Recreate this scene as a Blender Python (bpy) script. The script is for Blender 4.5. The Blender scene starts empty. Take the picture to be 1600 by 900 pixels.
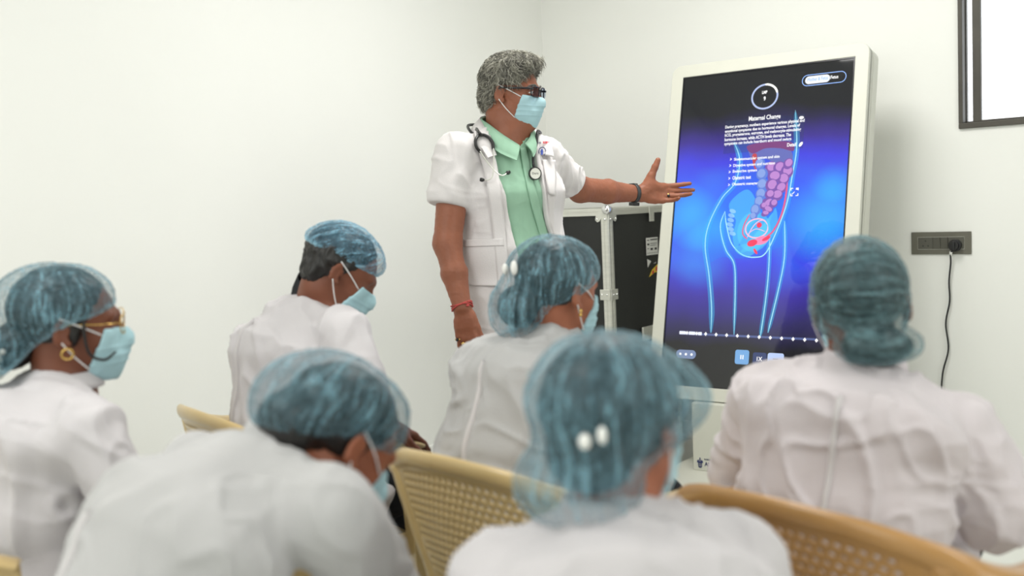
import bpy, math
import numpy as np
from mathutils import Matrix, Vector

# ------------------------------------------------------------------ camera
FPX = 1590.0
CAM = np.array([0.0, 0.0, 1.28])
PITCH, ROLL = math.radians(4.67), math.radians(2.58)
FW = np.array([0, math.cos(PITCH), -math.sin(PITCH)])
_U0 = np.array([0, math.sin(PITCH), math.cos(PITCH)])
_X0 = np.array([1.0, 0, 0])
RT = _X0 * math.cos(ROLL) - _U0 * math.sin(ROLL)
UP = _U0 * math.cos(ROLL) + _X0 * math.sin(ROLL)
scene = bpy.context.scene
cd = bpy.data.cameras.new('camera'); cam = bpy.data.objects.new('camera', cd)
scene.collection.objects.link(cam)
cd.sensor_width = 36.0; cd.lens = FPX / 1600 * 36.0
cd.clip_start = 0.05
cd.dof.use_dof = True; cd.dof.focus_distance = 3.75; cd.dof.aperture_fstop = 2.0
m = Matrix.Identity(4)
for i in range(3):
    m[i][0] = RT[i]; m[i][1] = UP[i]; m[i][2] = -FW[i]; m[i][3] = CAM[i]
cam.matrix_world = m
scene.camera = cam

def ray(px, py):
    return (px - 800) / FPX * RT - (py - 450) / FPX * UP + FW
def at(px, py, d):
    return CAM + ray(px, py) * d
def hit(px, py, p0, n):
    r = ray(px, py); return CAM + r * (np.dot(np.asarray(p0) - CAM, n) / np.dot(r, n))

# ------------------------------------------------------------------ world, lamps, exposure
w = bpy.data.worlds.new('World'); scene.world = w; w.use_nodes = True
bg = w.node_tree.nodes['Background']
bg.inputs[0].default_value = (0.93, 0.97, 1.0, 1); bg.inputs[1].default_value = 2.2
scene.view_settings.view_transform = 'Standard'
scene.view_settings.look = 'None'
scene.view_settings.exposure = 0.0
scene.view_settings.gamma = 1.0
scene.view_settings.use_curve_mapping = False

# room frame: corner CR, U runs along the left wall toward the camera, V along the right wall
CR = np.array([0.235, 5.88, 0.0])
WU = np.array([-.629, -.777, 0.0]); WV = np.array([.777, -.629, 0.0])
RU, RV, RH = 7.6, 6.6, 3.0
def room(u, v, z): return CR + WU * u + WV * v + np.array([0, 0, z])
ROT_ROOM = math.atan2(WU[1], WU[0])

def area(name, u, v, z, sx, sy, power, col=(1, 1, 1)):
    l = bpy.data.lights.new(name, 'AREA'); l.shape = 'RECTANGLE'; l.size = sx; l.size_y = sy
    l.energy = power; l.color = col
    o = bpy.data.objects.new(name, l); scene.collection.objects.link(o)
    o.location = room(u, v, z); o.rotation_euler = (0, 0, ROT_ROOM)
    return o
area('ceiling_light', 1.7, 1.7, 2.93, .9, .9, 41, (1, .985, .95))
area('ceiling_light', 4.6, 1.7, 2.93, .9, .9, 31, (1, .985, .95))
area('ceiling_light', 3.2, 4.6, 2.93, .9, .9, 22, (1, .985, .96))
# added soft fill lamps on the near and back walls, standing for unseen windows
d1 = area('fill_light', RU - .04, 2.6, 1.95, 3.4, 1.5, 46, (.97, 1, .98)); d1.rotation_euler = (math.radians(90), 0, math.atan2(WU[1], WU[0]) + math.radians(90))
d2 = area('fill_light', 3.4, RV - .04, 1.95, 2.4, 1.4, 32, (.97, 1, .98)); d2.rotation_euler = (math.radians(90), 0, math.atan2(WV[1], WV[0]) + math.radians(90))

# ------------------------------------------------------------------ materials
def srgb(r, g, b):
    return tuple(((c / 255) / 12.92 if c / 255 <= .04045 else ((c / 255 + .055) / 1.055) ** 2.4) for c in (r, g, b)) + (1,)
def mat(name, col, rough=.5, metal=0, spec=.5, bump=0, bscale=60, var=0, vscale=8, sheen=0, coat=0, sss=0, bstretch=None, col2=None):
    m = bpy.data.materials.new(name); m.use_nodes = True
    nt = m.node_tree; b = nt.nodes['Principled BSDF']
    b.inputs['Base Color'].default_value = col; b.inputs['Roughness'].default_value = rough
    b.inputs['Metallic'].default_value = metal; b.inputs['Specular IOR Level'].default_value = spec
    if sheen: b.inputs['Sheen Weight'].default_value = sheen
    if coat: b.inputs['Coat Weight'].default_value = coat
    if sss:
        b.inputs['Subsurface Weight'].default_value = sss; b.inputs['Subsurface Scale'].default_value = .01
    tc = nt.nodes.new('ShaderNodeTexCoord'); mp = nt.nodes.new('ShaderNodeMapping')
    nt.links.new(tc.outputs['Object'], mp.inputs[0])
    if bstretch: mp.inputs['Scale'].default_value = bstretch
    n1 = nt.nodes.new('ShaderNodeTexNoise'); n1.inputs['Scale'].default_value = vscale; n1.inputs['Detail'].default_value = 4
    nt.links.new(mp.outputs[0], n1.inputs[0])
    rp = nt.nodes.new('ShaderNodeValToRGB')
    c2 = col2 or tuple(c * (1 - var) for c in col[:3]) + (1,)
    rp.color_ramp.elements[0].color = c2; rp.color_ramp.elements[1].color = col
    rp.color_ramp.elements[0].position = .3; rp.color_ramp.elements[1].position = .65
    nt.links.new(n1.outputs[0], rp.inputs[0]); nt.links.new(rp.outputs[0], b.inputs['Base Color'])
    if bump:
        n2 = nt.nodes.new('ShaderNodeTexNoise'); n2.inputs['Scale'].default_value = bscale; n2.inputs['Detail'].default_value = 5
        nt.links.new(mp.outputs[0], n2.inputs[0])
        bp = nt.nodes.new('ShaderNodeBump'); bp.inputs['Strength'].default_value = bump; bp.inputs['Distance'].default_value = .004
        nt.links.new(n2.outputs[0], bp.inputs['Height']); nt.links.new(bp.outputs[0], b.inputs['Normal'])
    return m
def emis(name, col, s=1.0):
    m = bpy.data.materials.new(name); m.use_nodes = True; nt = m.node_tree
    b = nt.nodes['Principled BSDF']; b.inputs['Base Color'].default_value = (0.01, .01, .01, 1)
    b.inputs['Roughness'].default_value = .12
    b.inputs['Emission Color'].default_value = col; b.inputs['Emission Strength'].default_value = s
    return m

M = {}
M['wall'] = mat('white_paint', (.86, .865, .825, 1), .55, bump=.12, bscale=40, var=.02, vscale=1.5)
M['ceiling'] = mat('ceiling_paint', (.85, .85, .83, 1), .7, var=.02)
M['coat_doc'] = mat('bright_white_cotton', (.72, .69, .69, 1), .9, spec=.2, bump=.2, bscale=260, var=.03, vscale=5)
M['coat'] = mat('white_cotton', (.58, .555, .57, 1), .9, spec=.2, bump=.25, bscale=260, var=.03, vscale=5, sheen=.15)
M['coat_grey'] = mat('grey_white_cotton', (.47, .465, .465, 1), .9, spec=.2, bump=.25, bscale=260, var=.04, vscale=5, sheen=.15)
M['coat_pink'] = mat('pinkish_white_cotton', (.62, .57, .59, 1), .9, spec=.2, bump=.25, bscale=260, var=.03, vscale=5, sheen=.15)
M['seam'] = mat('sewn_cotton_seam', (.62, .595, .60, 1), .9, spec=.2, var=.02)
M['shirt'] = mat('mint_green_cotton', (.34, .56, .41, 1), .85, spec=.2, bump=.2, bscale=300, var=.07, vscale=14, bstretch=(3, 3, .6))
M['black_cloth'] = mat('black_cloth', (.012, .013, .016, 1), .8, spec=.2, bump=.3, bscale=120, var=.2)
M['beige_cloth'] = mat('beige_trouser_cloth', (.5, .46, .4, 1), .85, spec=.2, bump=.2, bscale=200, var=.1)
M['skin_doctor'] = mat('brown_skin', srgb(148, 91, 67), .5, spec=.4, bump=.12, bscale=180, var=.16, vscale=16, sss=.08)
M['skin_dark'] = mat('dark_brown_skin', srgb(118, 69, 49), .5, spec=.4, bump=.1, bscale=180, var=.14, vscale=16, sss=.06)
M['skin_mid'] = mat('warm_brown_skin', srgb(158, 96, 70), .5, spec=.4, bump=.1, bscale=180, var=.14, vscale=16, sss=.06)
M['hair'] = mat('black_hair', (.012, .010, .009, 1), .42, spec=.5, bump=.8, bscale=50, var=.5, vscale=60, bstretch=(1, 1, .12))
M['grey_hair'] = mat('grey_hair', (.34, .33, .27, 1), .55, spec=.4, bump=.6, bscale=120, var=.72, vscale=38, bstretch=(1, 1, .5))
M['grey_hair_light'] = mat('silver_hair', (.55, .53, .45, 1), .5, spec=.4, var=.5, vscale=50)
M['grey_hair_dark'] = mat('dark_grey_hair', (.10, .095, .085, 1), .5, spec=.4, var=.5, vscale=50)
M['mask'] = mat('surgical_mask_blue', (.42, .64, .70, 1), .8, spec=.2, var=.06, vscale=30)
M['mask_strap'] = mat('white_elastic', (.8, .8, .8, 1), .8, var=.02)
M['plastic'] = mat('beige_gold_plastic', (.60, .44, .20, 1), .32, spec=.5, var=.12, vscale=5, coat=.3)
M['plastic_brown'] = mat('brown_gold_plastic', (.44, .235, .075, 1), .32, spec=.5, var=.12, vscale=5, coat=.3)
M['device'] = mat('offwhite_powder_coat', (.62, .62, .545, 1), .45, spec=.4, bump=.05, bscale=300, var=.02)
M['device_dark'] = mat('dark_seam', (.08, .08, .07, 1), .6)
M['case_black'] = mat('black_laminate', (.016, .017, .016, 1), .45, spec=.4, bump=.1, bscale=90, var=.35, vscale=3)
M['alu'] = mat('brushed_aluminium', (.72, .72, .66, 1), .42, metal=.75, bump=.1, bscale=40, var=.12, vscale=12, bstretch=(1, 1, 12))
M['chrome'] = mat('chrome', (.8, .8, .8, 1), .15, metal=1, var=.05)
M['gold'] = mat('gold', (.75, .50, .15, 1), .25, metal=1, var=.1)
M['black_rubber'] = mat('black_rubber', (.015, .015, .016, 1), .4, spec=.5, var=.2)
M['black_gloss'] = mat('black_acetate', (.012, .012, .016, 1), .2, spec=.5, var=.2)
M['watch'] = mat('black_silicone', (.03, .032, .034, 1), .5, var=.1)
M['red_thread'] = mat('red_thread', (.62, .09, .08, 1), .8, bump=.8, bscale=400, var=.45, vscale=120)
M['window_frame'] = mat('bronze_aluminium', (.075, .068, .055, 1), .45, metal=.2, var=.25, vscale=6)
M['socket_plate'] = mat('grey_brown_plastic', (.14, .135, .105, 1), .4, var=.1)
M['socket_dark'] = mat('dark_plastic', (.10, .098, .078, 1), .4, var=.1)
M['line_light'] = mat('pale_plastic_trim', (.5, .5, .45, 1), .4)
M['paper'] = mat('white_paper_label', (.72, .72, .68, 1), .7, var=.05)
M['yellow_paper'] = mat('yellow_label', (.75, .55, .05, 1), .6, var=.05)
M['navy_ink'] = mat('navy_ink', (.02, .03, .12, 1), .6)
M['red_ink'] = mat('red_ink', (.6, .04, .06, 1), .7)
M['blue_ink'] = mat('blue_ink', (.05, .09, .42, 1), .7)
M['black_ink'] = mat('black_ink', (.03, .03, .03, 1), .7)
M['clip'] = mat('pearl_hair_clip', (.85, .85, .82, 1), .25, var=.05)
M['scrunchie'] = mat('pale_grey_lace', (.42, .46, .45, 1), .9, var=.3, vscale=90)
M['logo_blue'] = mat('blue_purple_badge', (.10, .25, .60, 1), .4, col2=(.35, .12, .55, 1), vscale=14)

def floor_material():
    m = bpy.data.materials.new('glossy_white_tile'); m.use_nodes = True; nt = m.node_tree
    b = nt.nodes['Principled BSDF']; b.inputs['Roughness'].default_value = .16
    tc = nt.nodes.new('ShaderNodeTexCoord')
    br = nt.nodes.new('ShaderNodeTexBrick'); br.offset = 0
    br.inputs['Color1'].default_value = (.66, .67, .62, 1); br.inputs['Color2'].default_value = (.68, .69, .64, 1)
    br.inputs['Mortar'].default_value = (.34, .35, .32, 1); br.inputs['Scale'].default_value = 1
    br.inputs['Mortar Size'].default_value = .002; br.inputs['Brick Width'].default_value = .6; br.inputs['Row Height'].default_value = .6
    nt.links.new(tc.outputs['Object'], br.inputs[0]); nt.links.new(br.outputs[0], b.inputs['Base Color'])
    return m
M['floor'] = floor_material()

def glass_material(name, tint=(1, 1, 1, 1), gloss=.06):
    m = bpy.data.materials.new(name); m.use_nodes = True; nt = m.node_tree
    nt.nodes.clear(); out = nt.nodes.new('ShaderNodeOutputMaterial'); mx = nt.nodes.new('ShaderNodeMixShader')
    t = nt.nodes.new('ShaderNodeBsdfTransparent'); t.inputs[0].default_value = tint
    g = nt.nodes.new('ShaderNodeBsdfGlossy'); g.inputs['Roughness'].default_value = .03
    mx.inputs[0].default_value = gloss
    nt.links.new(t.outputs[0], mx.inputs[1]); nt.links.new(g.outputs[0], mx.inputs[2]); nt.links.new(mx.outputs[0], out.inputs[0])
    return m
M['glass'] = glass_material('window_glass'); M['lens'] = glass_material('spectacle_lens', (.80, .84, .92, 1), .08)

def cap_material(name, c1, c2, a1=.22, a2=.80):
    """thin non-woven fabric: see-through between the pleats, denser where it folds"""
    m = bpy.data.materials.new(name); m.use_nodes = True; nt = m.node_tree
    b = nt.nodes['Principled BSDF']; b.inputs['Roughness'].default_value = .65
    b.inputs['Specular IOR Level'].default_value = .3; b.inputs['Sheen Weight'].default_value = .3
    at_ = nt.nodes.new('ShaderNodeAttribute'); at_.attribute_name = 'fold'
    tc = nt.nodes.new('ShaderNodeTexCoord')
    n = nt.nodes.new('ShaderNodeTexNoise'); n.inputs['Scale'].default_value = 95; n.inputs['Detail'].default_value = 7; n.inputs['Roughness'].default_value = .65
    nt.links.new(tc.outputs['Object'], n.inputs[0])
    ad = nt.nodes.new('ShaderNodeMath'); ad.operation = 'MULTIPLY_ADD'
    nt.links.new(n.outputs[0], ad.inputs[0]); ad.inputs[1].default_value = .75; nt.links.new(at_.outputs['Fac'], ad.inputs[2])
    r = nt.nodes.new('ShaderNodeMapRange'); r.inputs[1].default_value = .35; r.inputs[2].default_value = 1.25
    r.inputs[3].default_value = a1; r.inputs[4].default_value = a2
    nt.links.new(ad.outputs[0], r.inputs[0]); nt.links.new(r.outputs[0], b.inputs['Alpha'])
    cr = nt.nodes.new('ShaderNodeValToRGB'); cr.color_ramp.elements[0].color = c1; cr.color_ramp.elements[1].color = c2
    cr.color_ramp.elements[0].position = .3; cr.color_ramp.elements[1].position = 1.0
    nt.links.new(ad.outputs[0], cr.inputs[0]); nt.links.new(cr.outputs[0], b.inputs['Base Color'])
    return m
M['cap'] = cap_material('blue_nonwoven', (.06, .17, .22, 1), (.26, .48, .58, 1))
M['cap_dark'] = cap_material('teal_nonwoven', (.055, .15, .175, 1), (.20, .37, .41, 1), .22, .68)
M['cap_bright'] = cap_material('bright_blue_nonwoven', (.08, .25, .38, 1), (.34, .64, .82, 1), .22, .82)

# ------------------------------------------------------------------ object helpers
def link(o):
    scene.collection.objects.link(o); return o
def empty(name, loc, label=None, cat=None, group=None, kind=None):
    o = bpy.data.objects.new(name, None); o.empty_display_size = .1; link(o); o.location = loc
    tag(o, label, cat, group, kind); return o
def tag(o, label=None, cat=None, group=None, kind=None):
    if label: o['label'] = label
    if cat: o['category'] = cat
    if group: o['group'] = group
    if kind: o['kind'] = kind
    return o
def mesh(name, V, Fc, material, parent=None, smooth=True, attr=None, origin=None, mw=None):
    """V in world (or in the frame mw); origin: object origin in world; child offsets follow the parent"""
    V = np.asarray(V, float)
    me = bpy.data.meshes.new(name)
    if origin is None:
        origin = np.array(world_loc(parent)) if parent is not None else np.zeros(3)
    if mw is None: V = V - np.asarray(origin)
    me.from_pydata(V.tolist(), [], [list(map(int, f)) for f in Fc])
    me.update()
    if smooth: me.polygons.foreach_set('use_smooth', [True] * len(me.polygons))
    if attr is not None:
        a = me.attributes.new('fold', 'FLOAT', 'POINT'); a.data.foreach_set('value', np.asarray(attr, np.float32))
    me.materials.append(material)
    o = link(bpy.data.objects.new(name, me))
    if parent is not None: o.parent = parent
    if mw is None:
        o.location = np.asarray(origin) - (np.array(world_loc(parent)) if parent is not None else 0)
    else:
        off = np.array(world_loc(parent)) if parent is not None else np.zeros(3)
        mm = mw.copy(); mm.translation = Vector(np.array(mw.translation) - off); o.matrix_local = mm
        if parent is not None and parent.get('_rot'): pass
    return o
def world_loc(o):
    p = Vector((0, 0, 0))
    while o is not None:
        p = p + o.location; o = o.parent
    return p

def orient(V, Fc):
    return V, Fc
def box_vf(c, h, R=None):
    c = np.asarray(c, float); h = np.asarray(h, float)
    V = np.array([[x, y, z] for x in (-1, 1) for y in (-1, 1) for z in (-1, 1)], float) * h
    if R is not None: V = V @ np.asarray(R).T
    F = [(0, 1, 3, 2), (4, 6, 7, 5), (0, 4, 5, 1), (2, 3, 7, 6), (0, 2, 6, 4), (1, 5, 7, 3)]
    return V + c, F
def join(parts):
    V = []; F = []; n = 0
    for v, f in parts:
        V.append(np.asarray(v, float)); F += [tuple(i + n for i in q) for q in f]; n += len(v)
    return np.vstack(V), F
def bevel(o, wd=.004, seg=2):
    b = o.modifiers.new('bevel', 'BEVEL'); b.width = wd; b.segments = seg; b.limit_method = 'ANGLE'
    return o
def rrect(w, h, r, n=8):
    pts = []
    for cx, cy, a0 in ((w / 2 - r, h / 2 - r, 0), (-w / 2 + r, h / 2 - r, 90), (-w / 2 + r, -h / 2 + r, 180), (w / 2 - r, -h / 2 + r, 270)):
        for k in range(n + 1):
            a = math.radians(a0 + 90 * k / n); pts.append((cx + r * math.cos(a), cy + r * math.sin(a)))
    return np.array(pts)
def prism(pts, z0, z1):
    n = len(pts); V = [(x, y, z0) for x, y in pts] + [(x, y, z1) for x, y in pts]
    F = [tuple(range(n - 1, -1, -1)), tuple(range(n, 2 * n))] + [(i, (i + 1) % n, n + (i + 1) % n, n + i) for i in range(n)]
    return np.array(V, float), F
def ring_prism(outer, inner, z0, z1):
    n = len(outer)
    V = [(x, y, z) for pts, z in ((outer, z0), (outer, z1), (inner, z1), (inner, z0)) for x, y in pts]
    F = []
    for k in range(4):
        a, b = k * n, ((k + 1) % 4) * n
        for i in range(n):
            j = (i + 1) % n; F.append((a + i, a + j, b + j, b + i))
    return np.array(V, float), F
def smooth_path(P, n=8, closed=False):
    P = np.asarray(P, float); out = []
    m_ = len(P)
    rng = range(m_ if closed else m_ - 1)
    for i in rng:
        if closed: a, b, c, d = P[(i - 1) % m_], P[i], P[(i + 1) % m_], P[(i + 2) % m_]
        else: a, b, c, d = P[max(i - 1, 0)], P[i], P[i + 1], P[min(i + 2, m_ - 1)]
        for k in range(n):
            t = k / n
            out.append(.5 * ((2 * b) + (-a + c) * t + (2 * a - 5 * b + 4 * c - d) * t * t + (-a + 3 * b - 3 * c + d) * t ** 3))
    if not closed: out.append(P[-1])
    return np.array(out)
def norm(v):
    v = np.asarray(v, float); return v / (np.linalg.norm(v, axis=-1, keepdims=True) + 1e-12)
def tube(P, r, seg=10, closed=False, ups=None, r2=None):
    """r along 'up' ... r: half size along side, r2: half size along up"""
    P = np.asarray(P, float); n = len(P)
    r = np.broadcast_to(r, n).astype(float); r2 = r if r2 is None else np.broadcast_to(r2, n).astype(float)
    if closed: T = norm(np.roll(P, -1, 0) - np.roll(P, 1, 0))
    else: T = norm(np.gradient(P, axis=0))
    V = []; up = np.array([0, 0, 1.0]) if ups is None else None
    if up is not None and abs(T[0] @ up) > .9: up = np.array([1.0, 0, 0])
    for i in range(n):
        if ups is not None: up = np.asarray(ups[i], float)
        s = norm(np.cross(T[i], up)); u = norm(np.cross(s, T[i]))
        if ups is None: up = u
        for k in range(seg):
            a = 2 * math.pi * k / seg; V.append(P[i] + s * math.cos(a) * r[i] + u * math.sin(a) * r2[i])
    F = []
    for i in range(n if closed else n - 1):
        a, b = i * seg, ((i + 1) % n) * seg
        for k in range(seg): F.append((a + k, b + k, b + (k + 1) % seg, a + (k + 1) % seg))
    if not closed:
        F.append(tuple(range(seg))); F.append(tuple((n - 1) * seg + k for k in range(seg - 1, -1, -1)))
    return np.array(V), [tuple(reversed(f)) for f in F]
def ellipsoid(c, r, R=None, nu=16, nv=10):
    V = []; F = []
    for j in range(nv + 1):
        t = math.pi * j / nv
        for i in range(nu):
            a = 2 * math.pi * i / nu; V.append((r[0] * math.sin(t) * math.cos(a), r[1] * math.sin(t) * math.sin(a), r[2] * math.cos(t)))
    V = np.array(V)
    if R is not None: V = V @ np.asarray(R).T
    for j in range(nv):
        for i in range(nu):
            k = (i + 1) % nu; F.append((j * nu + i, (j + 1) * nu + i, (j + 1) * nu + k, j * nu + k))
    return V + np.asarray(c), F

# ------------------------------------------------------------------ numpy noise
def _h(i, j, k, s):
    n = (i * 374761393 + j * 668265263 + k * 2147483647 % 1274126177 + s * 974634777) & 0xffffffff
    n = (n ^ (n >> 13)) * 1274126177 & 0xffffffff
    n = (n ^ (n >> 16)) * 2246822519 & 0xffffffff
    return ((n ^ (n >> 15)) & 0xffff) / 32767.5 - 1
def vnoise(P, seed=0):
    I = np.floor(P).astype(np.int64); f = P - I; f = f * f * f * (f * (f * 6 - 15) + 10)
    out = 0
    for a in (0, 1):
        for b in (0, 1):
            for c in (0, 1):
                wgt = (f[:, 0] if a else 1 - f[:, 0]) * (f[:, 1] if b else 1 - f[:, 1]) * (f[:, 2] if c else 1 - f[:, 2])
                out = out + wgt * _h(I[:, 0] + a, (I[:, 1] + b) * 57, (I[:, 2] + c) * 131, seed)
    return out
def fbm(P, seed=0, o=3):
    s = 0; a = 1
    for k in range(o): s = s + a * vnoise(P * 2.03 ** k + 17.3 * k, seed + k); a *= .5
    return s / 1.75

# ------------------------------------------------------------------ signed-distance modelling
def smin(a, b, k):
    h = np.maximum(k - np.abs(a - b), 0) / k; return np.minimum(a, b) - h * h * k * .25
def basis(d, hint):
    d = norm(d); s = norm(np.asarray(hint, float) - d * np.dot(hint, d)); return d, s, np.cross(d, s)
class Field:
    def __init__(s): s.ops = []
    def add(s, fn, lo, hi, k=.02, mode='u'): s.ops.append((fn, np.asarray(lo, float), np.asarray(hi, float), k, mode)); return s
    def cap(s, a, b, ra, rb, k=.02, mode='u'):
        a = np.asarray(a, float); b = np.asarray(b, float); ab = b - a; L = ab @ ab + 1e-12
        def fn(P):
            t = np.clip(((P - a) @ ab) / L, 0, 1); return np.linalg.norm(P - a - t[..., None] * ab, axis=-1) - (ra + (rb - ra) * t)
        R = max(ra, rb); return s.add(fn, np.minimum(a, b) - R, np.maximum(a, b) + R, k, mode)
    def sleeve(s, a, b, ra, rb, k=.02):
        """flat-ended tapered tube"""
        a = np.asarray(a, float); b = np.asarray(b, float); ab = b - a; Ln = np.linalg.norm(ab); d = ab / Ln
        def fn(P):
            q = P - a; t = q @ d; tt = np.clip(t / Ln, 0, 1)
            rad = np.linalg.norm(q - (tt * Ln)[..., None] * d, axis=-1) - (ra + (rb - ra) * tt)
            x = t - Ln; h = np.maximum(.012 - np.abs(rad - x), 0) / .012
            return np.maximum(rad, x) + h * h * .003
        R = max(ra, rb); return s.add(fn, np.minimum(a, b) - R, np.maximum(a, b) + R, k)
    def ell(s, c, r, B=None, k=.02, mode='u'):
        c = np.asarray(c, float); r = np.asarray(r, float); B = np.eye(3) if B is None else np.asarray(B, float)
        def fn(P):
            q = (P - c) @ B; k0 = np.linalg.norm(q / r, axis=-1); k1 = np.linalg.norm(q / (r * r), axis=-1)
            return k0 * (k0 - 1) / np.maximum(k1, 1e-9)
        ext = np.sqrt(((B * r) ** 2).sum(1)); return s.add(fn, c - ext, c + ext, k, mode)
    def oval(s, a, b, side, r0, r1, k=.03, mode='u', cap=.5):
        """limb/torso section: (rs, rd) half sizes along side and depth at each end"""
        a = np.asarray(a, float); b = np.asarray(b, float); L = np.linalg.norm(b - a); d, sd, dp = basis(b - a, side)
        def fn(P):
            q = P - a; t = q @ d; tt = np.clip(t / L, 0, 1); ov = t - tt * L
            rs = r0[0] + (r1[0] - r0[0]) * tt; rd = r0[1] + (r1[1] - r0[1]) * tt; rm = np.minimum(rs, rd)
            x = q @ sd; y = q @ dp
            k0 = np.sqrt((x / rs) ** 2 + (y / rd) ** 2 + (ov / (rm * cap)) ** 2)
            k1 = np.sqrt((x / rs ** 2) ** 2 + (y / rd ** 2) ** 2 + (ov / (rm * cap) ** 2) ** 2)
            return k0 * (k0 - 1) / np.maximum(k1, 1e-6)
        R = max(*r0, *r1); return s.add(fn, np.minimum(a, b) - R, np.maximum(a, b) + R, k, mode)
    def _apply(s, D, P, op):
        fn, lo, hi, k, mode = op; d = fn(P)
        if mode == 'u': return smin(D, d, k)
        if mode == 's': return -smin(-D, d, k)
        return -smin(-D, -d, k)
    def eval(s, P):
        P = np.asarray(P, float); D = np.full(P.shape[:-1], 1.0)
        for op in s.ops: D = s._apply(D, P, op)
        return D
    def mesh(s, vox, lo=None, hi=None):
        us = [o for o in s.ops if o[4] == 'u']
        if lo is None: lo = np.min([o[1] for o in us], 0) - 3 * vox
        if hi is None: hi = np.max([o[2] for o in us], 0) + 3 * vox
        ax = [np.arange(lo[i], hi[i] + vox, vox) for i in range(3)]
        D = np.full([len(a) for a in ax], 1.0, np.float32)
        for op in s.ops:
            fn, l, h, k, mode = op; mg = k + 4 * vox
            sl = []
            for i in range(3):
                i0 = max(int((l[i] - mg - lo[i]) / vox), 0); i1 = min(int((h[i] + mg - lo[i]) / vox) + 2, len(ax[i]))
                if mode == 'i': i0, i1 = 0, len(ax[i])
                sl.append(slice(i0, i1))
            if any(q.stop <= q.start for q in sl): continue
            for x0 in range(sl[0].start, sl[0].stop, 24):
                sx = slice(x0, min(x0 + 24, sl[0].stop))
                G = np.stack(np.meshgrid(ax[0][sx], ax[1][sl[1]], ax[2][sl[2]], indexing='ij'), -1)
                D[sx, sl[1], sl[2]] = s._apply(D[sx, sl[1], sl[2]], G, op)
        return surface_nets(D, ax, vox)
def surface_nets(D, ax, vox):
    S = D < 0
    nx, ny, nz = D.shape
    c = [S[i:nx - 1 + i, j:ny - 1 + j, k:nz - 1 + k] for i in (0, 1) for j in (0, 1) for k in (0, 1)]
    any_ = c[0].copy(); all_ = c[0].copy()
    for q in c[1:]: any_ |= q; all_ &= q
    act = any_ & ~all_
    I = np.argwhere(act); idx = np.full(act.shape, -1, np.int64); idx[tuple(I.T)] = np.arange(len(I))
    corners = [(i, j, k) for i in (0, 1) for j in (0, 1) for k in (0, 1)]
    val = {cc: D[I[:, 0] + cc[0], I[:, 1] + cc[1], I[:, 2] + cc[2]].astype(float) for cc in corners}
    acc = np.zeros((len(I), 3)); cnt = np.zeros(len(I))
    for a in corners:
        for axi in range(3):
            if a[axi]: continue
            b = list(a); b[axi] = 1; b = tuple(b)
            m_ = (val[a] < 0) != (val[b] < 0)
            t = np.where(m_, val[a] / np.where(m_, val[a] - val[b], 1), 0)
            p = np.tile(np.array(a, float), (len(I), 1)); p[:, axi] += t
            acc[m_] += p[m_]; cnt[m_] += 1
    V = (I + acc / cnt[:, None]) * vox + np.array([a[0] for a in ax])
    F = []
    for axi in range(3):
        sl0 = [slice(None)] * 3; sl1 = [slice(None)] * 3; sl0[axi] = slice(0, -1); sl1[axi] = slice(1, None)
        ch = S[tuple(sl0)] != S[tuple(sl1)]
        E = np.argwhere(ch); o1, o2 = (axi + 1) % 3, (axi + 2) % 3
        E = E[(E[:, o1] > 0) & (E[:, o2] > 0) & (E[:, o1] < D.shape[o1] - 1) & (E[:, o2] < D.shape[o2] - 1)]
        q = []
        for d1, d2 in ((-1, -1), (0, -1), (0, 0), (-1, 0)):
            e = E.copy(); e[:, o1] += d1; e[:, o2] += d2; q.append(idx[tuple(e.T)])
        q = np.stack(q, 1); inside = S[tuple(E.T)]
        q[~inside] = q[~inside][:, ::-1]; F.append(q)
    F = np.vstack(F); return V, F[(F >= 0).all(1)]
def vnormals(V, F):
    F = np.asarray(F); n = np.cross(V[F[:, 2]] - V[F[:, 0]], V[F[:, 3]] - V[F[:, 1]])
    N = np.zeros_like(V)
    for k in range(4): np.add.at(N, F[:, k], n)
    return norm(N)
def relax(V, F, it=1, a=.5):
    F = np.asarray(F)
    for _ in range(it):
        s = np.zeros_like(V); c = np.zeros(len(V))
        for k in range(4):
            i, j = F[:, k], F[:, (k + 1) % 4]
            np.add.at(s, i, V[j]); np.add.at(s, j, V[i]); np.add.at(c, i, 1); np.add.at(c, j, 1)
        V = V + a * (s / c[:, None] - V)
    return V
def trace(field, P, d, mx=.8, it=50, off=0):
    """march the points P along d until the field's surface"""
    P = np.array(P, float); d = norm(d); t = np.zeros(P.shape[:-1])
    for _ in range(it):
        s = field.eval(P + t[..., None] * d) - off; t = np.clip(t + s * .8, 0, mx)
    return P + t[..., None] * d
def drape(field, P, d, thick=.003, off=.002):
    """grid of start points P (n,m,3) laid on the field along d -> closed thin sheet"""
    S = trace(field, P, d, off=off); n, m_ = S.shape[:2]
    eps = 1e-3
    g = np.stack([field.eval(S + eps * e) - field.eval(S - eps * e) for e in np.eye(3)], -1); g = norm(g)
    A = S.reshape(-1, 3) + g.reshape(-1, 3) * thick; B = S.reshape(-1, 3) - g.reshape(-1, 3) * .004
    F = []
    N = n * m_
    for i in range(n - 1):
        for j in range(m_ - 1):
            a = i * m_ + j; q = (a, a + 1, a + m_ + 1, a + m_); F.append(q); F.append(tuple(N + x for x in reversed(q)))
    def edge(a, b): F.append((b, a, N + a, N + b))
    for j in range(m_ - 1): edge(j, j + 1); edge((n - 1) * m_ + j + 1, (n - 1) * m_ + j)
    for i in range(n - 1): edge((i + 1) * m_, i * m_); edge(i * m_ + m_ - 1, (i + 1) * m_ + m_ - 1)
    return np.vstack([A, B]), F

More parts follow.
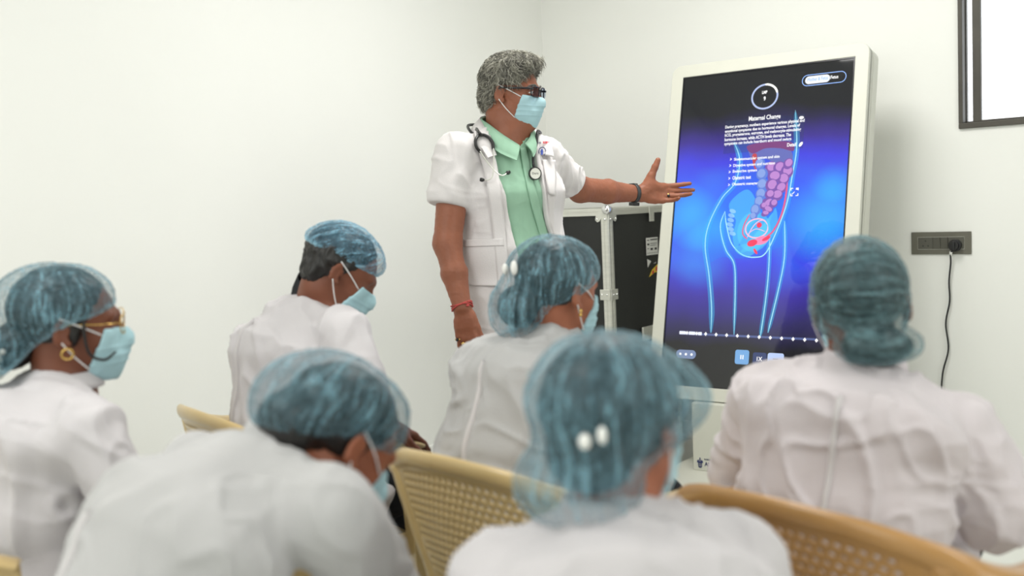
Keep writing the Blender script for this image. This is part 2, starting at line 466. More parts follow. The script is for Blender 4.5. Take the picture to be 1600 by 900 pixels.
def lmesh(name, V, Fc, material, parent, smooth=False):
    me = bpy.data.meshes.new(name); me.from_pydata(np.asarray(V, float).tolist(), [], [list(map(int, f)) for f in Fc]); me.update()
    if smooth: me.polygons.foreach_set('use_smooth', [True] * len(me.polygons))
    me.materials.append(material); o = link(bpy.data.objects.new(name, me)); o.parent = parent
    return o
def frame(c, x, y, z):
    mm = Matrix.Identity(4)
    for i in range(3): mm[i][0] = x[i]; mm[i][1] = y[i]; mm[i][2] = z[i]; mm[i][3] = c[i]
    return mm
def text_vf(body, width=None, height=None, depth=.0006, bold=0.0, align='LEFT'):
    cu = bpy.data.curves.new('t', 'FONT'); cu.body = body; cu.size = 1; cu.extrude = .02; cu.offset = bold; cu.align_x = 'LEFT'; cu.resolution_u = 3
    ob = link(bpy.data.objects.new('t', cu)); bpy.context.view_layer.update()
    me = bpy.data.meshes.new_from_object(ob.evaluated_get(bpy.context.evaluated_depsgraph_get()))
    V = np.array([v.co[:] for v in me.vertices]); F = [tuple(p.vertices) for p in me.polygons]
    bpy.data.objects.remove(ob); bpy.data.curves.remove(cu); bpy.data.meshes.remove(me)
    V[:, :2] -= V[:, :2].min(0)
    w_ = V[:, 0].max(); h_ = V[:, 1].max()
    sx = width / w_ if width else height / h_; sy = height / h_ if height else sx
    V[:, 0] *= sx; V[:, 1] *= sy; V[:, 2] = (V[:, 2] > 0) * depth
    return V, F

# ================================================================== the room
def wall_box(name, u0, u1, v0, v1, z0, z1, material, kind='structure'):
    pts = [room(u, v, 0)[:2] for u, v in ((u0, v0), (u0, v1), (u1, v1), (u1, v0))]
    V, F = prism(pts, z0, z1); o = mesh(name, V, F, material, smooth=False); o['kind'] = kind; return o
T = .12
mm = frame(room(0, 0, 0), WU, WV, np.array([0, 0, 1.0]))
flr = lmesh('floor', *box_vf((RU / 2, RV / 2, -.05), (RU / 2 + T, RV / 2 + T, .05)), M['floor'], None); flr.matrix_world = frame(room(0, 0, 0), WV, WU * -1, np.array([0, 0, 1.0]))
bpy.data.objects.remove(flr)
pts = [room(u, v, 0)[:2] for u, v in ((-T, -T), (-T, RV + T), (RU + T, RV + T), (RU + T, -T))]
flr = mesh('floor', *prism(pts, -.1, 0), M['floor'], smooth=False); flr['kind'] = 'structure'
cl = mesh('ceiling', *prism(pts, RH, RH + .1), M['ceiling'], smooth=False); cl['kind'] = 'structure'
wall_box('wall_left', 0, RU, -T, 0, 0, RH, M['wall'])
wall_box('wall_near', RU, RU + T, -T, RV + T, 0, RH, M['wall'])
wall_box('wall_back', 0, RU, RV, RV + T, 0, RH, M['wall'])
# right wall, with the window opening
N_R = WU            # normal of the right wall, into the room
def rw(px, py):     # photo direction met with the right wall -> (v, z)
    p = hit(px, py, CR, N_R); return float((p - CR) @ WV), float(p[2])
wv0, _ = rw(1501, 100); _, wz0 = rw(1503, 197)
wv1, wz1 = wv0 + 1.35, 2.72
vs = [-T, wv0, wv1, RV + T]; zs = [0, wz0, wz1, RH]
parts = []
for v0, v1, z0, z1 in ((vs[0], vs[3], 0, wz0), (vs[0], vs[3], wz1, RH), (vs[0], wv0, wz0, wz1), (wv1, vs[3], wz0, wz1)):
    parts.append(prism([room(u, v, 0)[:2] for u, v in ((-T, v0), (-T, v1), (0, v1), (0, v0))], z0, z1))
o = mesh('wall_right', *join(parts), M['wall'], smooth=False); o['kind'] = 'structure'
# window: bronze sliding frame
wn = empty('window_1', room(0, (wv0 + wv1) / 2, wz0), kind='structure')
def wbar(name, v0, v1, z0, z1, u0, u1, material):
    V, F = prism([room(u, v, 0)[:2] for u, v in ((u0, v0), (u0, v1), (u1, v1), (u1, v0))], z0, z1); return V, F
fr = [wbar('', wv0 - .006, wv1 + .02, wz0 - .012, wz0 + .012, -.062, .014, 0), wbar('', wv0 - .006, wv1 + .02, wz1 - .025, wz1 + .02, -.062, .014, 0),
      wbar('', wv0 - .006, wv0 + .012, wz0 + .012, wz1 - .025, -.062, .014, 0), wbar('', wv1 - .022, wv1 + .02, wz0 + .012, wz1 - .025, -.062, .014, 0)]
bevel(mesh('window_frame', *join(fr), M['window_frame'], wn, smooth=False), .002)
sv0, _ = rw(1520, 100); sv1, _ = rw(1533, 100)
def sash(v0, v1, u0, b):
    return join([wbar('', v0, v0 + b, wz0 + .013, wz1 - .026, u0, u0 + .022, 0), wbar('', v1 - b, v1, wz0 + .026, wz1 - .026, u0, u0 + .022, 0),
                 wbar('', v0 + b, v1 - b, wz0 + .013, wz0 + .020, u0, u0 + .022, 0), wbar('', v0 + b, v1 - b, wz1 - .055, wz1 - .026, u0, u0 + .022, 0)])
s1 = mesh('window_sash', *sash(sv0, wv1 - .024, -.020, sv1 - sv0), M['window_frame'], wn, smooth=False); bevel(s1, .002)
lmesh_pane = mesh('pane', *wbar('', sv1, wv1 - .06, wz0 + .018, wz1 - .05, -.012, -.008, 0), M['glass'], s1, smooth=False)
s2 = mesh('window_sash', *sash(wv0 + .012, wv0 + .75, -.058, .004), M['window_frame'], wn, smooth=False)
mesh('pane', *wbar('', wv0 + .016, wv0 + .74, wz0 + .018, wz1 - .05, -.05, -.046, 0), M['glass'], s2, smooth=False)
# skirting
def skirt(name, u0, u1, v0, v1):
    o = wall_box(name, u0, u1, v0, v1, 0, .095, M['wall']); bevel(o, .003)
skirt('baseboard_left', .012, RU, 0, .012); skirt('baseboard_right', 0, .012, 0, RV)

# ================================================================== switch and socket plate + cord
v0, z1_ = rw(1425, 363); v1, z0_ = rw(1519, 397)
vc, zc = (v0 + v1) / 2, (z0_ + z1_) / 2; W_, H_ = abs(v1 - v0), abs(z1_ - z0_)
so = empty('wall_socket', room(.002, vc, zc - H_ / 2), 'grey-brown rectangular switch and socket plate on the right wall', 'wall socket')
fs = frame(room(.0, vc, zc), WV, np.array([0, 0, 1.0]), WU)
def sm(name, V, F, material, parent=so, **k): return mesh(name, V, F, material, parent, smooth=False, mw=fs, **k)
bevel(sm('plate', *prism(rrect(W_, H_, .003), .0, .008), M['socket_plate']), .0015)
sm('trim_ring', *ring_prism(rrect(W_ * .78, H_ * .56, .002), rrect(W_ * .775, H_ * .53, .002), .006, .0095), M['line_light'])
mw_ = W_ * .76 / 6
x0 = -W_ * .38
sk = join([box_vf((x0 + mw_, 0, .009), (mw_ * .97, H_ * .26, .0015))])
sm('socket_module', *sk, M['socket_dark'])
sm('socket_hole', *join([prism(np.array([(x0 + mw_ + dx + .0035 * math.cos(a), dy + .0035 * math.sin(a)) for a in np.linspace(0, 6.28, 13)[:-1]]), .009, .011) for dx, dy in ((0, H_ * .1), (-.011, -H_ * .12), (.011, -H_ * .12))]), M['black_ink'])
for k in (2, 3):
    bevel(sm('switch_rocker', *box_vf((x0 + mw_ * (k + .5), 0, .0105), (mw_ * .46, H_ * .25, .003), np.array(Matrix.Rotation(.07, 3, 'X'))), M['socket_dark']), .001)
sm('socket_module', *box_vf((x0 + mw_ * 5, 0, .009), (mw_ * .97, H_ * .26, .0015)), M['socket_dark'])
pv, pz = rw(1495, 383)
cord = empty('power_cord', room(.02, pv, pz), 'black power cord plugged into the wall socket and hanging down', 'power cord')
fp = frame(room(.010, pv, pz), WV, np.array([0, 0, 1.0]), WU)
ppts = np.array([(.027 * math.cos(a), .027 * math.sin(a)) for a in np.linspace(0, 2 * math.pi, 25)[:-1]])
plug = mesh('plug', *join([prism(ppts, 0, .022), prism(ppts * .7, .022, .034), box_vf((0, 0, .038), (.005, .018, .006))]), M['black_rubber'], cord, smooth=False, mw=fp)
bevel(plug, .002)
cp = []
for px, py, u in ((1493, 390, .035), (1489, 396, .03), (1488, 412, .02), (1485, 440, .016), (1486, 470, .016), (1480, 505, .016), (1484, 545, .016), (1475, 585, .018), (1474, 640, .02), (1488, 690, .03)):
    v_, z_ = rw(px, py); cp.append(room(u, v_, z_))
lastv = float((cp[-1] - CR) @ WV)
cp += [room(.05, lastv + .02, .3), room(.08, lastv, .02), room(.14, lastv - .1, .008), room(.20, lastv - .3, .008)]
mesh('cable', *tube(smooth_path(cp, 8), .0038, 8), M['black_rubber'], cord)
gv, gz = rw(1489, 394)
mesh('cord_label', *tube([room(.033, gv + .002, gz + .004), room(.028, gv, gz - .006), room(.024, gv, gz - .014)], .006, 8), M['paper'], cord)

# ================================================================== anatomy display
SC = np.array([1.0643, 4.4296, 1.1376]); TH, LN = .6498, .2268
SW, SH = .80, 1.425
SA = np.array([math.cos(TH), -math.sin(TH), 0]); SN0 = np.array([-math.sin(TH), -math.cos(TH), 0])
SU = np.array([0, 0, 1]) * math.cos(LN) - SN0 * math.sin(LN); SN = np.cross(SA, SU)
def scr(px, py):
    p = hit(px, py, SC, SN) - SC; return np.array([p @ SA, p @ SU])
dev = empty('anatomy_display', (SC[0] - SN0[0] * .15, SC[1] - SN0[1] * .15, 0), 'tall off-white touchscreen kiosk leaning back, showing a glowing blue body', 'display')
fd = frame(SC, SA, SU, SN)
BZ = .058; OW, OH = SW + 2 * BZ, SH + 2 * BZ
body = mesh('display_housing', *join([ring_prism(rrect(OW, OH, .045), rrect(SW, SH, .002), -.035, .006), prism(rrect(OW, OH, .045), -.045, -.012)]), M['device'], dev, smooth=False, mw=fd)
bevel(body, .003)
mesh('housing_seam', *prism(rrect(OW - .006, OH - .006, .042), -.05, -.045), M['device_dark'], dev, smooth=False, mw=fd)
bevel(mesh('rear_housing', *prism(rrect(OW, OH, .045), -.125, -.05), M['device'], dev, smooth=False, mw=fd), .012, 3)

def screen_material():
    m = bpy.data.materials.new('lit_screen'); m.use_nodes = True; nt = m.node_tree; L = nt.links.new
    b = nt.nodes['Principled BSDF']; b.inputs['Base Color'].default_value = (.004, .004, .005, 1); b.inputs['Roughness'].default_value = .04
    b.inputs['Specular IOR Level'].default_value = .62
    tc = nt.nodes.new('ShaderNodeTexCoord'); sx = nt.nodes.new('ShaderNodeSeparateXYZ'); L(tc.outputs['Object'], sx.inputs[0])
    mr = nt.nodes.new('ShaderNodeMapRange'); mr.inputs[1].default_value = -SH / 2; mr.inputs[2].default_value = SH / 2; L(sx.outputs['Y'], mr.inputs[0])
    n = nt.nodes.new('ShaderNodeTexNoise'); n.inputs['Scale'].default_value = 2.6; n.inputs['Detail'].default_value = 1.5
    mp = nt.nodes.new('ShaderNodeMapping'); mp.inputs['Scale'].default_value = (1.3, .8, 1); mp.inputs['Location'].default_value = (.35, .1, 0)
    L(tc.outputs['Object'], mp.inputs[0]); L(mp.outputs[0], n.inputs[0])
    ma = nt.nodes.new('ShaderNodeMath'); ma.operation = 'MULTIPLY_ADD'; ma.inputs[1].default_value = .10; L(n.outputs[0], ma.inputs[0])
    sb = nt.nodes.new('ShaderNodeMath'); sb.operation = 'SUBTRACT'; sb.inputs[1].default_value = .05; L(mr.outputs[0], sb.inputs[0]); L(sb.outputs[0], ma.inputs[2])
    cr = nt.nodes.new('ShaderNodeValToRGB'); e = cr.color_ramp.elements
    st = [(0.0, (6, 7, 8)), (.13, (10, 10, 16)), (.20, (40, 34, 92)), (.30, (58, 44, 160)), (.40, (60, 72, 235)), (.52, (50, 120, 250)), (.62, (58, 98, 250)), (.71, (66, 66, 228)), (.77, (62, 46, 150)), (.83, (36, 32, 74)), (.87, (22, 24, 30)), (1.0, (22, 24, 26))]
    e[0].position, e[0].color = st[0][0], srgb(*st[0][1]); e[1].position, e[1].color = st[-1][0], srgb(*st[-1][1])
    for p_, c_ in st[1:-1]: q = e.new(p_); q.color = srgb(*c_)
    L(ma.outputs[0], cr.inputs[0])
    # cyan clouds
    vo = nt.nodes.new('ShaderNodeTexNoise'); vo.inputs['Scale'].default_value = 3.4; vo.inputs['Detail'].default_value = 1
    mp2 = nt.nodes.new('ShaderNodeMapping'); mp2.inputs['Location'].default_value = (2.1, .55, 3); L(tc.outputs['Object'], mp2.inputs[0]); L(mp2.outputs[0], vo.inputs[0])
    r2 = nt.nodes.new('ShaderNodeMapRange'); r2.inputs[1].default_value = .47; r2.inputs[2].default_value = .68; L(vo.outputs[0], r2.inputs[0])
    bell = nt.nodes.new('ShaderNodeValToRGB'); be = bell.color_ramp.elements; be[0].position = .30; be[0].color = (0, 0, 0, 1); be[1].position = .70; be[1].color = (0, 0, 0, 1)
    q = be.new(.5); q.color = (1, 1, 1, 1); L(mr.outputs[0], bell.inputs[0])
    mu = nt.nodes.new('ShaderNodeMath'); mu.operation = 'MULTIPLY'; L(r2.outputs[0], mu.inputs[0]); L(bell.outputs[0], mu.inputs[1])
    # side glows at mid height
    glows = None
    for px, py, rad in ((1290, 345, .22), (1080, 335, .18), (1095, 365, .16), (1300, 300, .14)):
        c = scr(px, py)
        vm = nt.nodes.new('ShaderNodeVectorMath'); vm.operation = 'DISTANCE'; L(tc.outputs['Object'], vm.inputs[0]); vm.inputs[1].default_value = (c[0], c[1], 0)
        g = nt.nodes.new('ShaderNodeMapRange'); g.interpolation_type = 'SMOOTHSTEP'; g.inputs[1].default_value = rad; g.inputs[2].default_value = 0; g.inputs[4].default_value = .95; L(vm.outputs['Value'], g.inputs[0])
        if glows is None: glows = g.outputs[0]
        else:
            mxx = nt.nodes.new('ShaderNodeMath'); mxx.operation = 'MAXIMUM'; L(glows, mxx.inputs[0]); L(g.outputs[0], mxx.inputs[1]); glows = mxx.outputs[0]
    mx2 = nt.nodes.new('ShaderNodeMath'); mx2.operation = 'MAXIMUM'; L(mu.outputs[0], mx2.inputs[0]); L(glows, mx2.inputs[1])
    mix = nt.nodes.new('ShaderNodeMix'); mix.data_type = 'RGBA'; L(mx2.outputs[0], mix.inputs[0]); L(cr.outputs[0], mix.inputs[6]); mix.inputs[7].default_value = srgb(60, 172, 255)
    L(mix.outputs[2], b.inputs['Emission Color']); b.inputs['Emission Strength'].default_value = 1.0
    return m
E_ = {}
def em(r, g, b, s=1.0):
    k = (r, g, b, s)
    if k not in E_: E_[k] = emis('screen_light_%d_%d_%d' % (r, g, b), srgb(r, g, b), s)
    return E_[k]
mesh('screen_bezel', *ring_prism(rrect(SW, SH, .002), rrect(SW - .012, SH - .012, .002), -.004, .0035), M['black_gloss'], dev, smooth=False, mw=fd)
screen = mesh('screen', *prism(rrect(SW - .011, SH - .011, .002), -.006, 0), screen_material(), dev, smooth=False, mw=fd)
Z0 = .0006
def on_screen(name, V, F, material, z=0):
    V = np.array(V, float); V[:, 2] += Z0 + z; return lmesh(name, V, F, material, screen)
def stext(name, body, px0, py0, px1, py1, material=None, h=None, bold=.0, z=.0012):
    """text with its baseline from (px0,py0) to (px1,py1) of the photograph"""
    a = scr(px0, py0); b = scr(px1, py1); V, F = text_vf(body, width=float(b[0] - a[0]), height=h, bold=bold)
    V[:, 0] += a[0]; V[:, 1] += (a[1] + b[1]) / 2; return on_screen(name, V, F, material or em(255, 255, 255, 1.1), z)
def ribbon(pts, wd, z=0.0):
    P = np.array([scr(*p) for p in pts]) if not isinstance(pts, np.ndarray) else pts
    P = smooth_path(P, 8); n = len(P); t = norm(np.gradient(P, axis=0)); nn = np.stack([-t[:, 1], t[:, 0]], 1)
    wd = np.broadcast_to(wd, n) if np.ndim(wd) else np.full(n, wd); wd = wd * np.minimum(1, np.minimum(np.arange(n), n - 1 - np.arange(n)) / (n * .12) + .25)
    A = P + nn * wd[:, None] / 2; B = P - nn * wd[:, None] / 2
    V = np.vstack([np.c_[A, np.full(n, z)], np.c_[B, np.full(n, z)]]); F = [(i, n + i, n + i + 1, i + 1) for i in range(n - 1)]
    return V, F
def blob(px, py, rx, ry, rot=0, z=0, n=20):
    c = scr(px, py); s = SW / 268.0; a = np.linspace(0, 2 * math.pi, n + 1)[:-1]
    x = np.cos(a) * rx * s; y = np.sin(a) * ry * s; cr_, sr_ = math.cos(math.radians(rot)), math.sin(math.radians(rot))
    return np.c_[c[0] + x * cr_ - y * sr_, c[1] + x * sr_ + y * cr_, np.full(n, z)], [tuple(range(n))]
# --- figure on the screen: soft body fill, outlines, organs
def poly(pts, z=0):
    P = smooth_path(np.array([scr(*p) for p in pts]), 6, closed=True); return np.c_[P, np.full(len(P), z)], [tuple(range(len(P) - 1, -1, -1))]
def veil(name, col, k, s=1.0):
    m = bpy.data.materials.new(name); m.use_nodes = True; nt = m.node_tree; nt.nodes.clear()
    out = nt.nodes.new('ShaderNodeOutputMaterial'); mx = nt.nodes.new('ShaderNodeMixShader'); t = nt.nodes.new('ShaderNodeBsdfTransparent')
    e = nt.nodes.new('ShaderNodeEmission'); e.inputs[0].default_value = col; e.inputs[1].default_value = s; mx.inputs[0].default_value = k
    nt.links.new(t.outputs[0], mx.inputs[1]); nt.links.new(e.outputs[0], mx.inputs[2]); nt.links.new(mx.outputs[0], out.inputs[0]); return m
on_screen('figure_fill', *poly([(1148, 225), (1160, 262), (1150, 285), (1128, 308), (1108, 345), (1103, 385), (1108, 410), (1126, 402), (1150, 404), (1180, 402), (1205, 392), (1224, 380), (1229, 350), (1238, 310), (1242, 260), (1243, 220), (1200, 222)]), veil('body_glow', srgb(70, 150, 255), .22), .0001)
on_screen('figure_glow', *join([ribbon(p, w_, .0002) for p, w_ in (
    ([(1147, 222), (1156, 250), (1149, 285), (1128, 310), (1108, 350), (1102, 385), (1108, 430), (1112, 480), (1111, 520)], .028),
    ([(1243, 175), (1245, 230), (1238, 275), (1229, 320), (1212, 365), (1198, 392)], .026),
    ([(1226, 345), (1226, 400), (1217, 450), (1200, 520)], .02), ([(1203, 372), (1201, 425), (1196, 473), (1188, 527)], .02), ([(1131, 335), (1128, 365), (1135, 392), (1147, 412), (1149, 450), (1147, 523)], .018))]), veil('line_glow', srgb(90, 200, 255), .35), .0002)
on_screen('figure_outline', *join([ribbon(p, w_, .0004) for p, w_ in (
    ([(1147, 222), (1156, 250), (1149, 285), (1128, 310), (1108, 350), (1102, 385), (1108, 430), (1112, 480), (1111, 520)], .0042),
    ([(1243, 172), (1245, 230), (1238, 275), (1229, 320), (1212, 365), (1196, 396), (1180, 402), (1160, 398), (1143, 380), (1135, 350), (1133, 330)], .005),
    ([(1226, 345), (1226, 400), (1217, 450), (1200, 520)], .0042), ([(1203, 372), (1201, 425), (1196, 473), (1188, 527)], .0042), ([(1133, 330), (1126, 350), (1128, 370), (1135, 392), (1147, 412), (1149, 450), (1147, 523)], .0042)
    )]), em(170, 240, 255), .0003)
pelv = veil('pelvis_glow', srgb(110, 225, 255), .42)
on_screen('pelvis', *join([poly([(1140, 318), (1158, 300), (1172, 298), (1184, 320), (1186, 340), (1172, 352), (1160, 372), (1150, 388), (1145, 370), (1150, 345), (1143, 335)], 0), poly([(1148, 388), (1170, 380), (1190, 385), (1205, 372), (1215, 350), (1212, 325), (1204, 345), (1196, 375), (1176, 398), (1160, 400)], .0002), blob(1178, 362, 26, 30, 0, .0004)]), pelv, .0007)
on_screen('spine', *join([blob(1143 + dx, 330 + k * 7, 5.5, 3, -20, .0002 * k) for k, dx in enumerate((2, 0, -1, -2, -1, 2))]), veil('bone', srgb(190, 240, 255), .5), .001)
liv = em(146, 120, 205); li2 = em(88, 92, 190)
on_screen('stomach', *poly([(1170, 232), (1188, 226), (1215, 226), (1236, 236), (1238, 252), (1226, 260), (1206, 252), (1190, 246), (1176, 250)]), em(104, 112, 190), .001)
on_screen('liver', *poly([(1168, 228), (1200, 222), (1236, 222), (1240, 236), (1220, 232), (1196, 232), (1176, 240)]), em(128, 64, 130), .0012)
on_screen('muscle_strip', *ribbon([(1179, 240), (1180, 252), (1183, 264)], .022), em(200, 70, 80), .0013)
rng = np.random.RandomState(4)
lumps = [(1205, 262, 9, 9), (1218, 262, 9, 9), (1230, 268, 9, 10), (1224, 280, 9, 9), (1210, 276, 10, 9), (1206, 290, 9, 10), (1220, 294, 9, 8), (1214, 305, 9, 8), (1203, 304, 7, 7), (1200, 318, 9, 6), (1209, 318, 6, 6), (1193, 322, 5, 5), (1232, 256, 7, 8), (1200, 328, 8, 5), (1196, 334, 6, 4)]
a_, b_ = [], []
for i, (x, y, rx, ry) in enumerate(lumps):
    a_.append(blob(x, y, rx * 1.04, ry * 1.04, rng.uniform(-40, 40), .0001 * i)); b_.append(blob(x + 1, y - 1.6, rx * .74, ry * .7, rng.uniform(-40, 40), .0001 * i + .00005))
on_screen('intestine_outline', *join(a_), em(128, 86, 176), .0014); on_screen('intestine', *join(b_), em(196, 140, 216), .0014)
a_, b_ = [], []
for i, (x, y, rx, ry) in enumerate([(1188, 256, 8, 9), (1191, 272, 9, 9), (1192, 288, 9, 9), (1190, 303, 9, 9), (1187, 315, 8, 9), (1181, 328, 8, 9), (1178, 338, 6, 6)]):
    a_.append(blob(x, y, rx, ry, 0, .0001 * i)); b_.append(blob(x - 1, y - 1, rx * .7, ry * .72, 0, .0001 * i + .00005))
on_screen('colon_outline', *join(a_), em(96, 130, 222), .0016); on_screen('colon', *join(b_), em(140, 168, 235), .0016)
on_screen('artery', *join([ribbon([(1231, 285), (1227, 315), (1220, 340), (1208, 362), (1195, 372)], .008), ribbon([(1172, 335), (1164, 350), (1161, 365), (1168, 374)], .006, .0001)]), em(236, 92, 140), .0034)
on_screen('womb_outline', *join([ribbon(np.array([scr(1183 + 17 * math.cos(t) * 1.0 + 4 * math.sin(t), 357 + 14 * math.sin(t) - 5 * math.cos(t)) for t in np.linspace(0, 6.28, 14)]), .006), ribbon([(1168, 372), (1176, 356), (1186, 346), (1196, 344)], .004, .0001), ribbon([(1170, 365), (1182, 358), (1196, 362)], .003, .0002)]), em(255, 196, 226), .0036)
for nm_, bl_ in (('bladder', blob(1176, 380, 8, 5, 15)), ('vessel', blob(1198, 373, 7, 2.5, 25)), ('urethra', blob(1181, 393, 5, 2, -55)), ('fetus_heart', blob(1187, 352, 4, 4, 0))): on_screen(nm_, *bl_, em(250, 60, 100), .004)
on_screen('bladder_wall', *blob(1190, 376, 12, 6, 15), em(250, 140, 190), .0038)
# --- menu writing
wh = em(255, 255, 255, 1.05)
pb = [scr(1134, 190), scr(1258, 178), scr(1250, 232), scr(1130, 240)]
on_screen('menu_panel', *prism(np.array([(pb[0][0], pb[2][1]), (pb[1][0], pb[2][1]), (pb[1][0], pb[1][1]), (pb[0][0], pb[1][1])]), 0, .0003), veil('panel_veil', srgb(80, 90, 110), .16), .0002)
stext('menu_title', 'Maternal Change', 1170, 191, 1219.5, 187.5, h=.027, bold=.018)
lines = ['During pregnancy, mothers experience various physical and', 'emotional symptoms due to hormonal changes. Levels of', 'hCG, progesterone, estrogen, and melanocyte-stimulating', 'hormone increase, while ACTH levels decrease. The', 'symptoms can include heartburn and mood swings']
ends = [(1133.5, 200.5, 1257, 194), (1133, 207.5, 1250, 201), (1132.8, 214, 1251.5, 207), (1132.5, 220.8, 1236, 215), (1132, 227.3, 1236.5, 222)]
for t_, (x0_, y0_, x1_, y1_) in zip(lines, ends): stext('menu_text', t_, x0_, y0_, x1_, y1_, h=.0175, bold=.018)
stext('menu_text', 'Detail', 1230, 229.5, 1244, 228.5, h=.016, bold=.02)
for t_, x0_, x1_, y_ in (('Skeletomuscular system and skin', 1147, 1218, 251), ('Digestive system and nutrition', 1146, 1211, 261), ('Endocrine system', 1145, 1183, 271), ('Obstetric test', 1144.5, 1173.5, 281), ('Obstetric management', 1144, 1193.5, 291)):
    stext('menu_text', t_, x0_, y_ + .8, x1_, y_ - 2.2, h=.0165, bold=.018); stext('bullet', '>', x0_ - 6, y_, x0_ - 3.4, y_ - .2, h=.012, bold=.03)
on_screen('eye_icon', *blob(1252.5, 184, 3.6, 2.4), wh, .0012); on_screen('clip_icon', *blob(1251.5, 225.5, 4, 2.2, 55), wh, .0012)
def ringmesh(px, py, rx, ry, wd, n=48):
    c = scr(px, py); s = SW / 268.0; a = np.linspace(0, 2 * math.pi, n + 1)[:-1]
    o_ = np.c_[c[0] + np.cos(a) * rx * s, c[1] + np.sin(a) * ry * s]; i_ = np.c_[c[0] + np.cos(a) * (rx - wd) * s, c[1] + np.sin(a) * (ry - wd) * s]
    return ring_prism(o_, i_, 0, .0005)
on_screen('week_dial', *ringmesh(1195, 151, 21, 19.5, 2.6), em(190, 205, 245), .0005)
a = np.linspace(.2, 1.6, 10); c_ = scr(1195, 151); s_ = SW / 268
on_screen('dial_progress', *ribbon(np.array([(c_[0] + math.cos(t) * 19.8 * s_, c_[1] + math.sin(t) * 18.3 * s_) for t in a]), .009), em(255, 255, 250, 1.3), .0014)
stext('dial_text', 'LMP', 1191, 147, 1199, 146.4, h=.014, bold=.03); stext('dial_text', '9', 1193.2, 157.5, 1196.5, 157.3, h=.019, bold=.03)
c_ = scr(1287.5, 123)
def pill(cx, cy, w_, h_, z0=0, z1=.0005): return prism(rrect(w_, h_, h_ * .49) + np.array([cx, cy]), z0, z1)
on_screen('toggle_outline', *ring_prism(rrect(.192, .05, .0245) + c_, rrect(.186, .044, .0215) + c_, 0, .0005), em(150, 190, 255, 1.2), .0004)
c2_ = scr(1277.5, 124); on_screen('toggle_button', *pill(c2_[0], c2_[1], .108, .034), em(240, 245, 255, 1.1), .0005)
stext('toggle_text', 'Mother & Fetus', 1262, 127.2, 1294, 124.5, em(130, 180, 240), h=.015, z=.0014); stext('toggle_text', 'Fetus', 1298, 123.6, 1310, 122.4, h=.015, bold=.02)
c_ = scr(1241.5, 300)
def corner(dx, dy, sx, sy): return [box_vf((c_[0] + dx, c_[1] + dy - sy * .004, 0), (.0018, .0055, .0003)), box_vf((c_[0] + dx - sx * .004, c_[1] + dy, 0), (.0055, .0018, .0003))]
on_screen('expand_icon', *join(corner(.016, .016, 1, 1) + corner(-.016, .016, -1, 1) + corner(.016, -.016, 1, -1) + corner(-.016, -.016, -1, -1) + [box_vf((c_[0] - .005, c_[1] - .005, .0001), (.008, .0015, .0003), np.array(Matrix.Rotation(.78, 3, 'Z')))] + [box_vf((c_[0] + .012, c_[1] + .012, .0001), (.006, .003, .0003))]), wh, .0012)
# --- time line and buttons
A0 = scr(1062, 519.5); A1 = scr(1276, 532)
def lerp(t): return A0 + (A1 - A0) * t
tb = [box_vf((*lerp(.5), 0), ((A1[0] - A0[0]) / 2, .0045, .0002))]
on_screen('timeline', *join(tb), em(84, 98, 150), .0004)
on_screen('timeline_played', *join([box_vf((*lerp(t), 0), (hw, .007, .0002)) for t, hw in ((.025, .016), (.098, .016), (.160, .009))]), em(235, 240, 255, 1.1), .0008)
for t in [.06, .135] + list(np.linspace(.205, 1.0, 11)): on_screen('timeline_mark', *prism(np.array([(.0075, 0), (0, .009), (-.0075, 0), (0, -.009)]) + lerp(t), 0, .0004), wh, .0011)
c_ = scr(1072, 553.5); on_screen('home_pill', *pill(c_[0], c_[1], .098, .039), em(122, 140, 178), .0005)
on_screen('home_pill_icons', *join([prism(np.array([(.006 * math.cos(q), .006 * math.sin(q)) for q in np.linspace(0, 6.28, 9)[:-1]]) + (c_ + np.array([dx, 0])), 0, .0004) for dx in (-.028, 0, .028)]), wh, .0014)
c_ = scr(1159.5, 558); on_screen('pause_button', *prism(rrect(.064, .062, .01) + c_, 0, .0005), em(118, 172, 225), .0005)
on_screen('pause_symbol', *join([box_vf((c_[0] + d, c_[1], 0), (.0022, .009, .0003)) for d in (-.005, .005)]), wh, .0014)
c_ = scr(1187, 560.5); on_screen('speed_button', *prism(rrect(.062, .052, .01) + c_, 0, .0005), em(46, 62, 110), .0005); stext('speed_text', '1X', 1182.5, 564.5, 1191, 564, h=.018, bold=.02)
c_ = scr(1212, 561.5); on_screen('white_button', *prism(rrect(.072, .052, .01) + c_, 0, .0005), em(190, 210, 250), .0005)
on_screen('white_button_symbol', *box_vf((c_[0], c_[1], 0), (.011, .0018, .0003)), em(60, 80, 130), .0014)

# --- stand: upright pedestal and floor slab
Hc = hit(1083, 734, (0, 0, .085), np.array([0, 0, 1.0]))      # front left foot of the pedestal
fy = -SN0                                                  # away from the viewer along the floor
PW, PD = .62, .26
pc = Hc + SA * PW / 2 + fy * PD / 2
fz = frame(np.array([pc[0], pc[1], 0]), SA, fy, np.array([0, 0, 1.0]))
bevel(mesh('pedestal', *prism(rrect(PW, PD, .006), .085, .384), M['device'], dev, smooth=False, mw=fz), .003)
sf = hit(1085, 756, (0, 0, .085), np.array([0, 0, 1.0]))
dfr = float((Hc - sf) @ fy)
bevel(mesh('floor_slab', *[(v + np.array([0, PD / 2 - .26 + .0, 0])) if i == 0 else v for i, v in enumerate(prism(rrect(PW + .22, PD + .20 + dfr, .02), .0, .085))], M['device'], dev, smooth=False, mw=fz), .004)
def fpt(px, py):   # on the pedestal's front face
    p = hit(px, py, Hc, SN0) - np.array([pc[0], pc[1], 0]); return float(p @ SA), float(p[2])
ff = frame(np.array([pc[0], pc[1], 0]) - fy * (PD / 2), SA, np.array([0, 0, 1.0]), SN0)
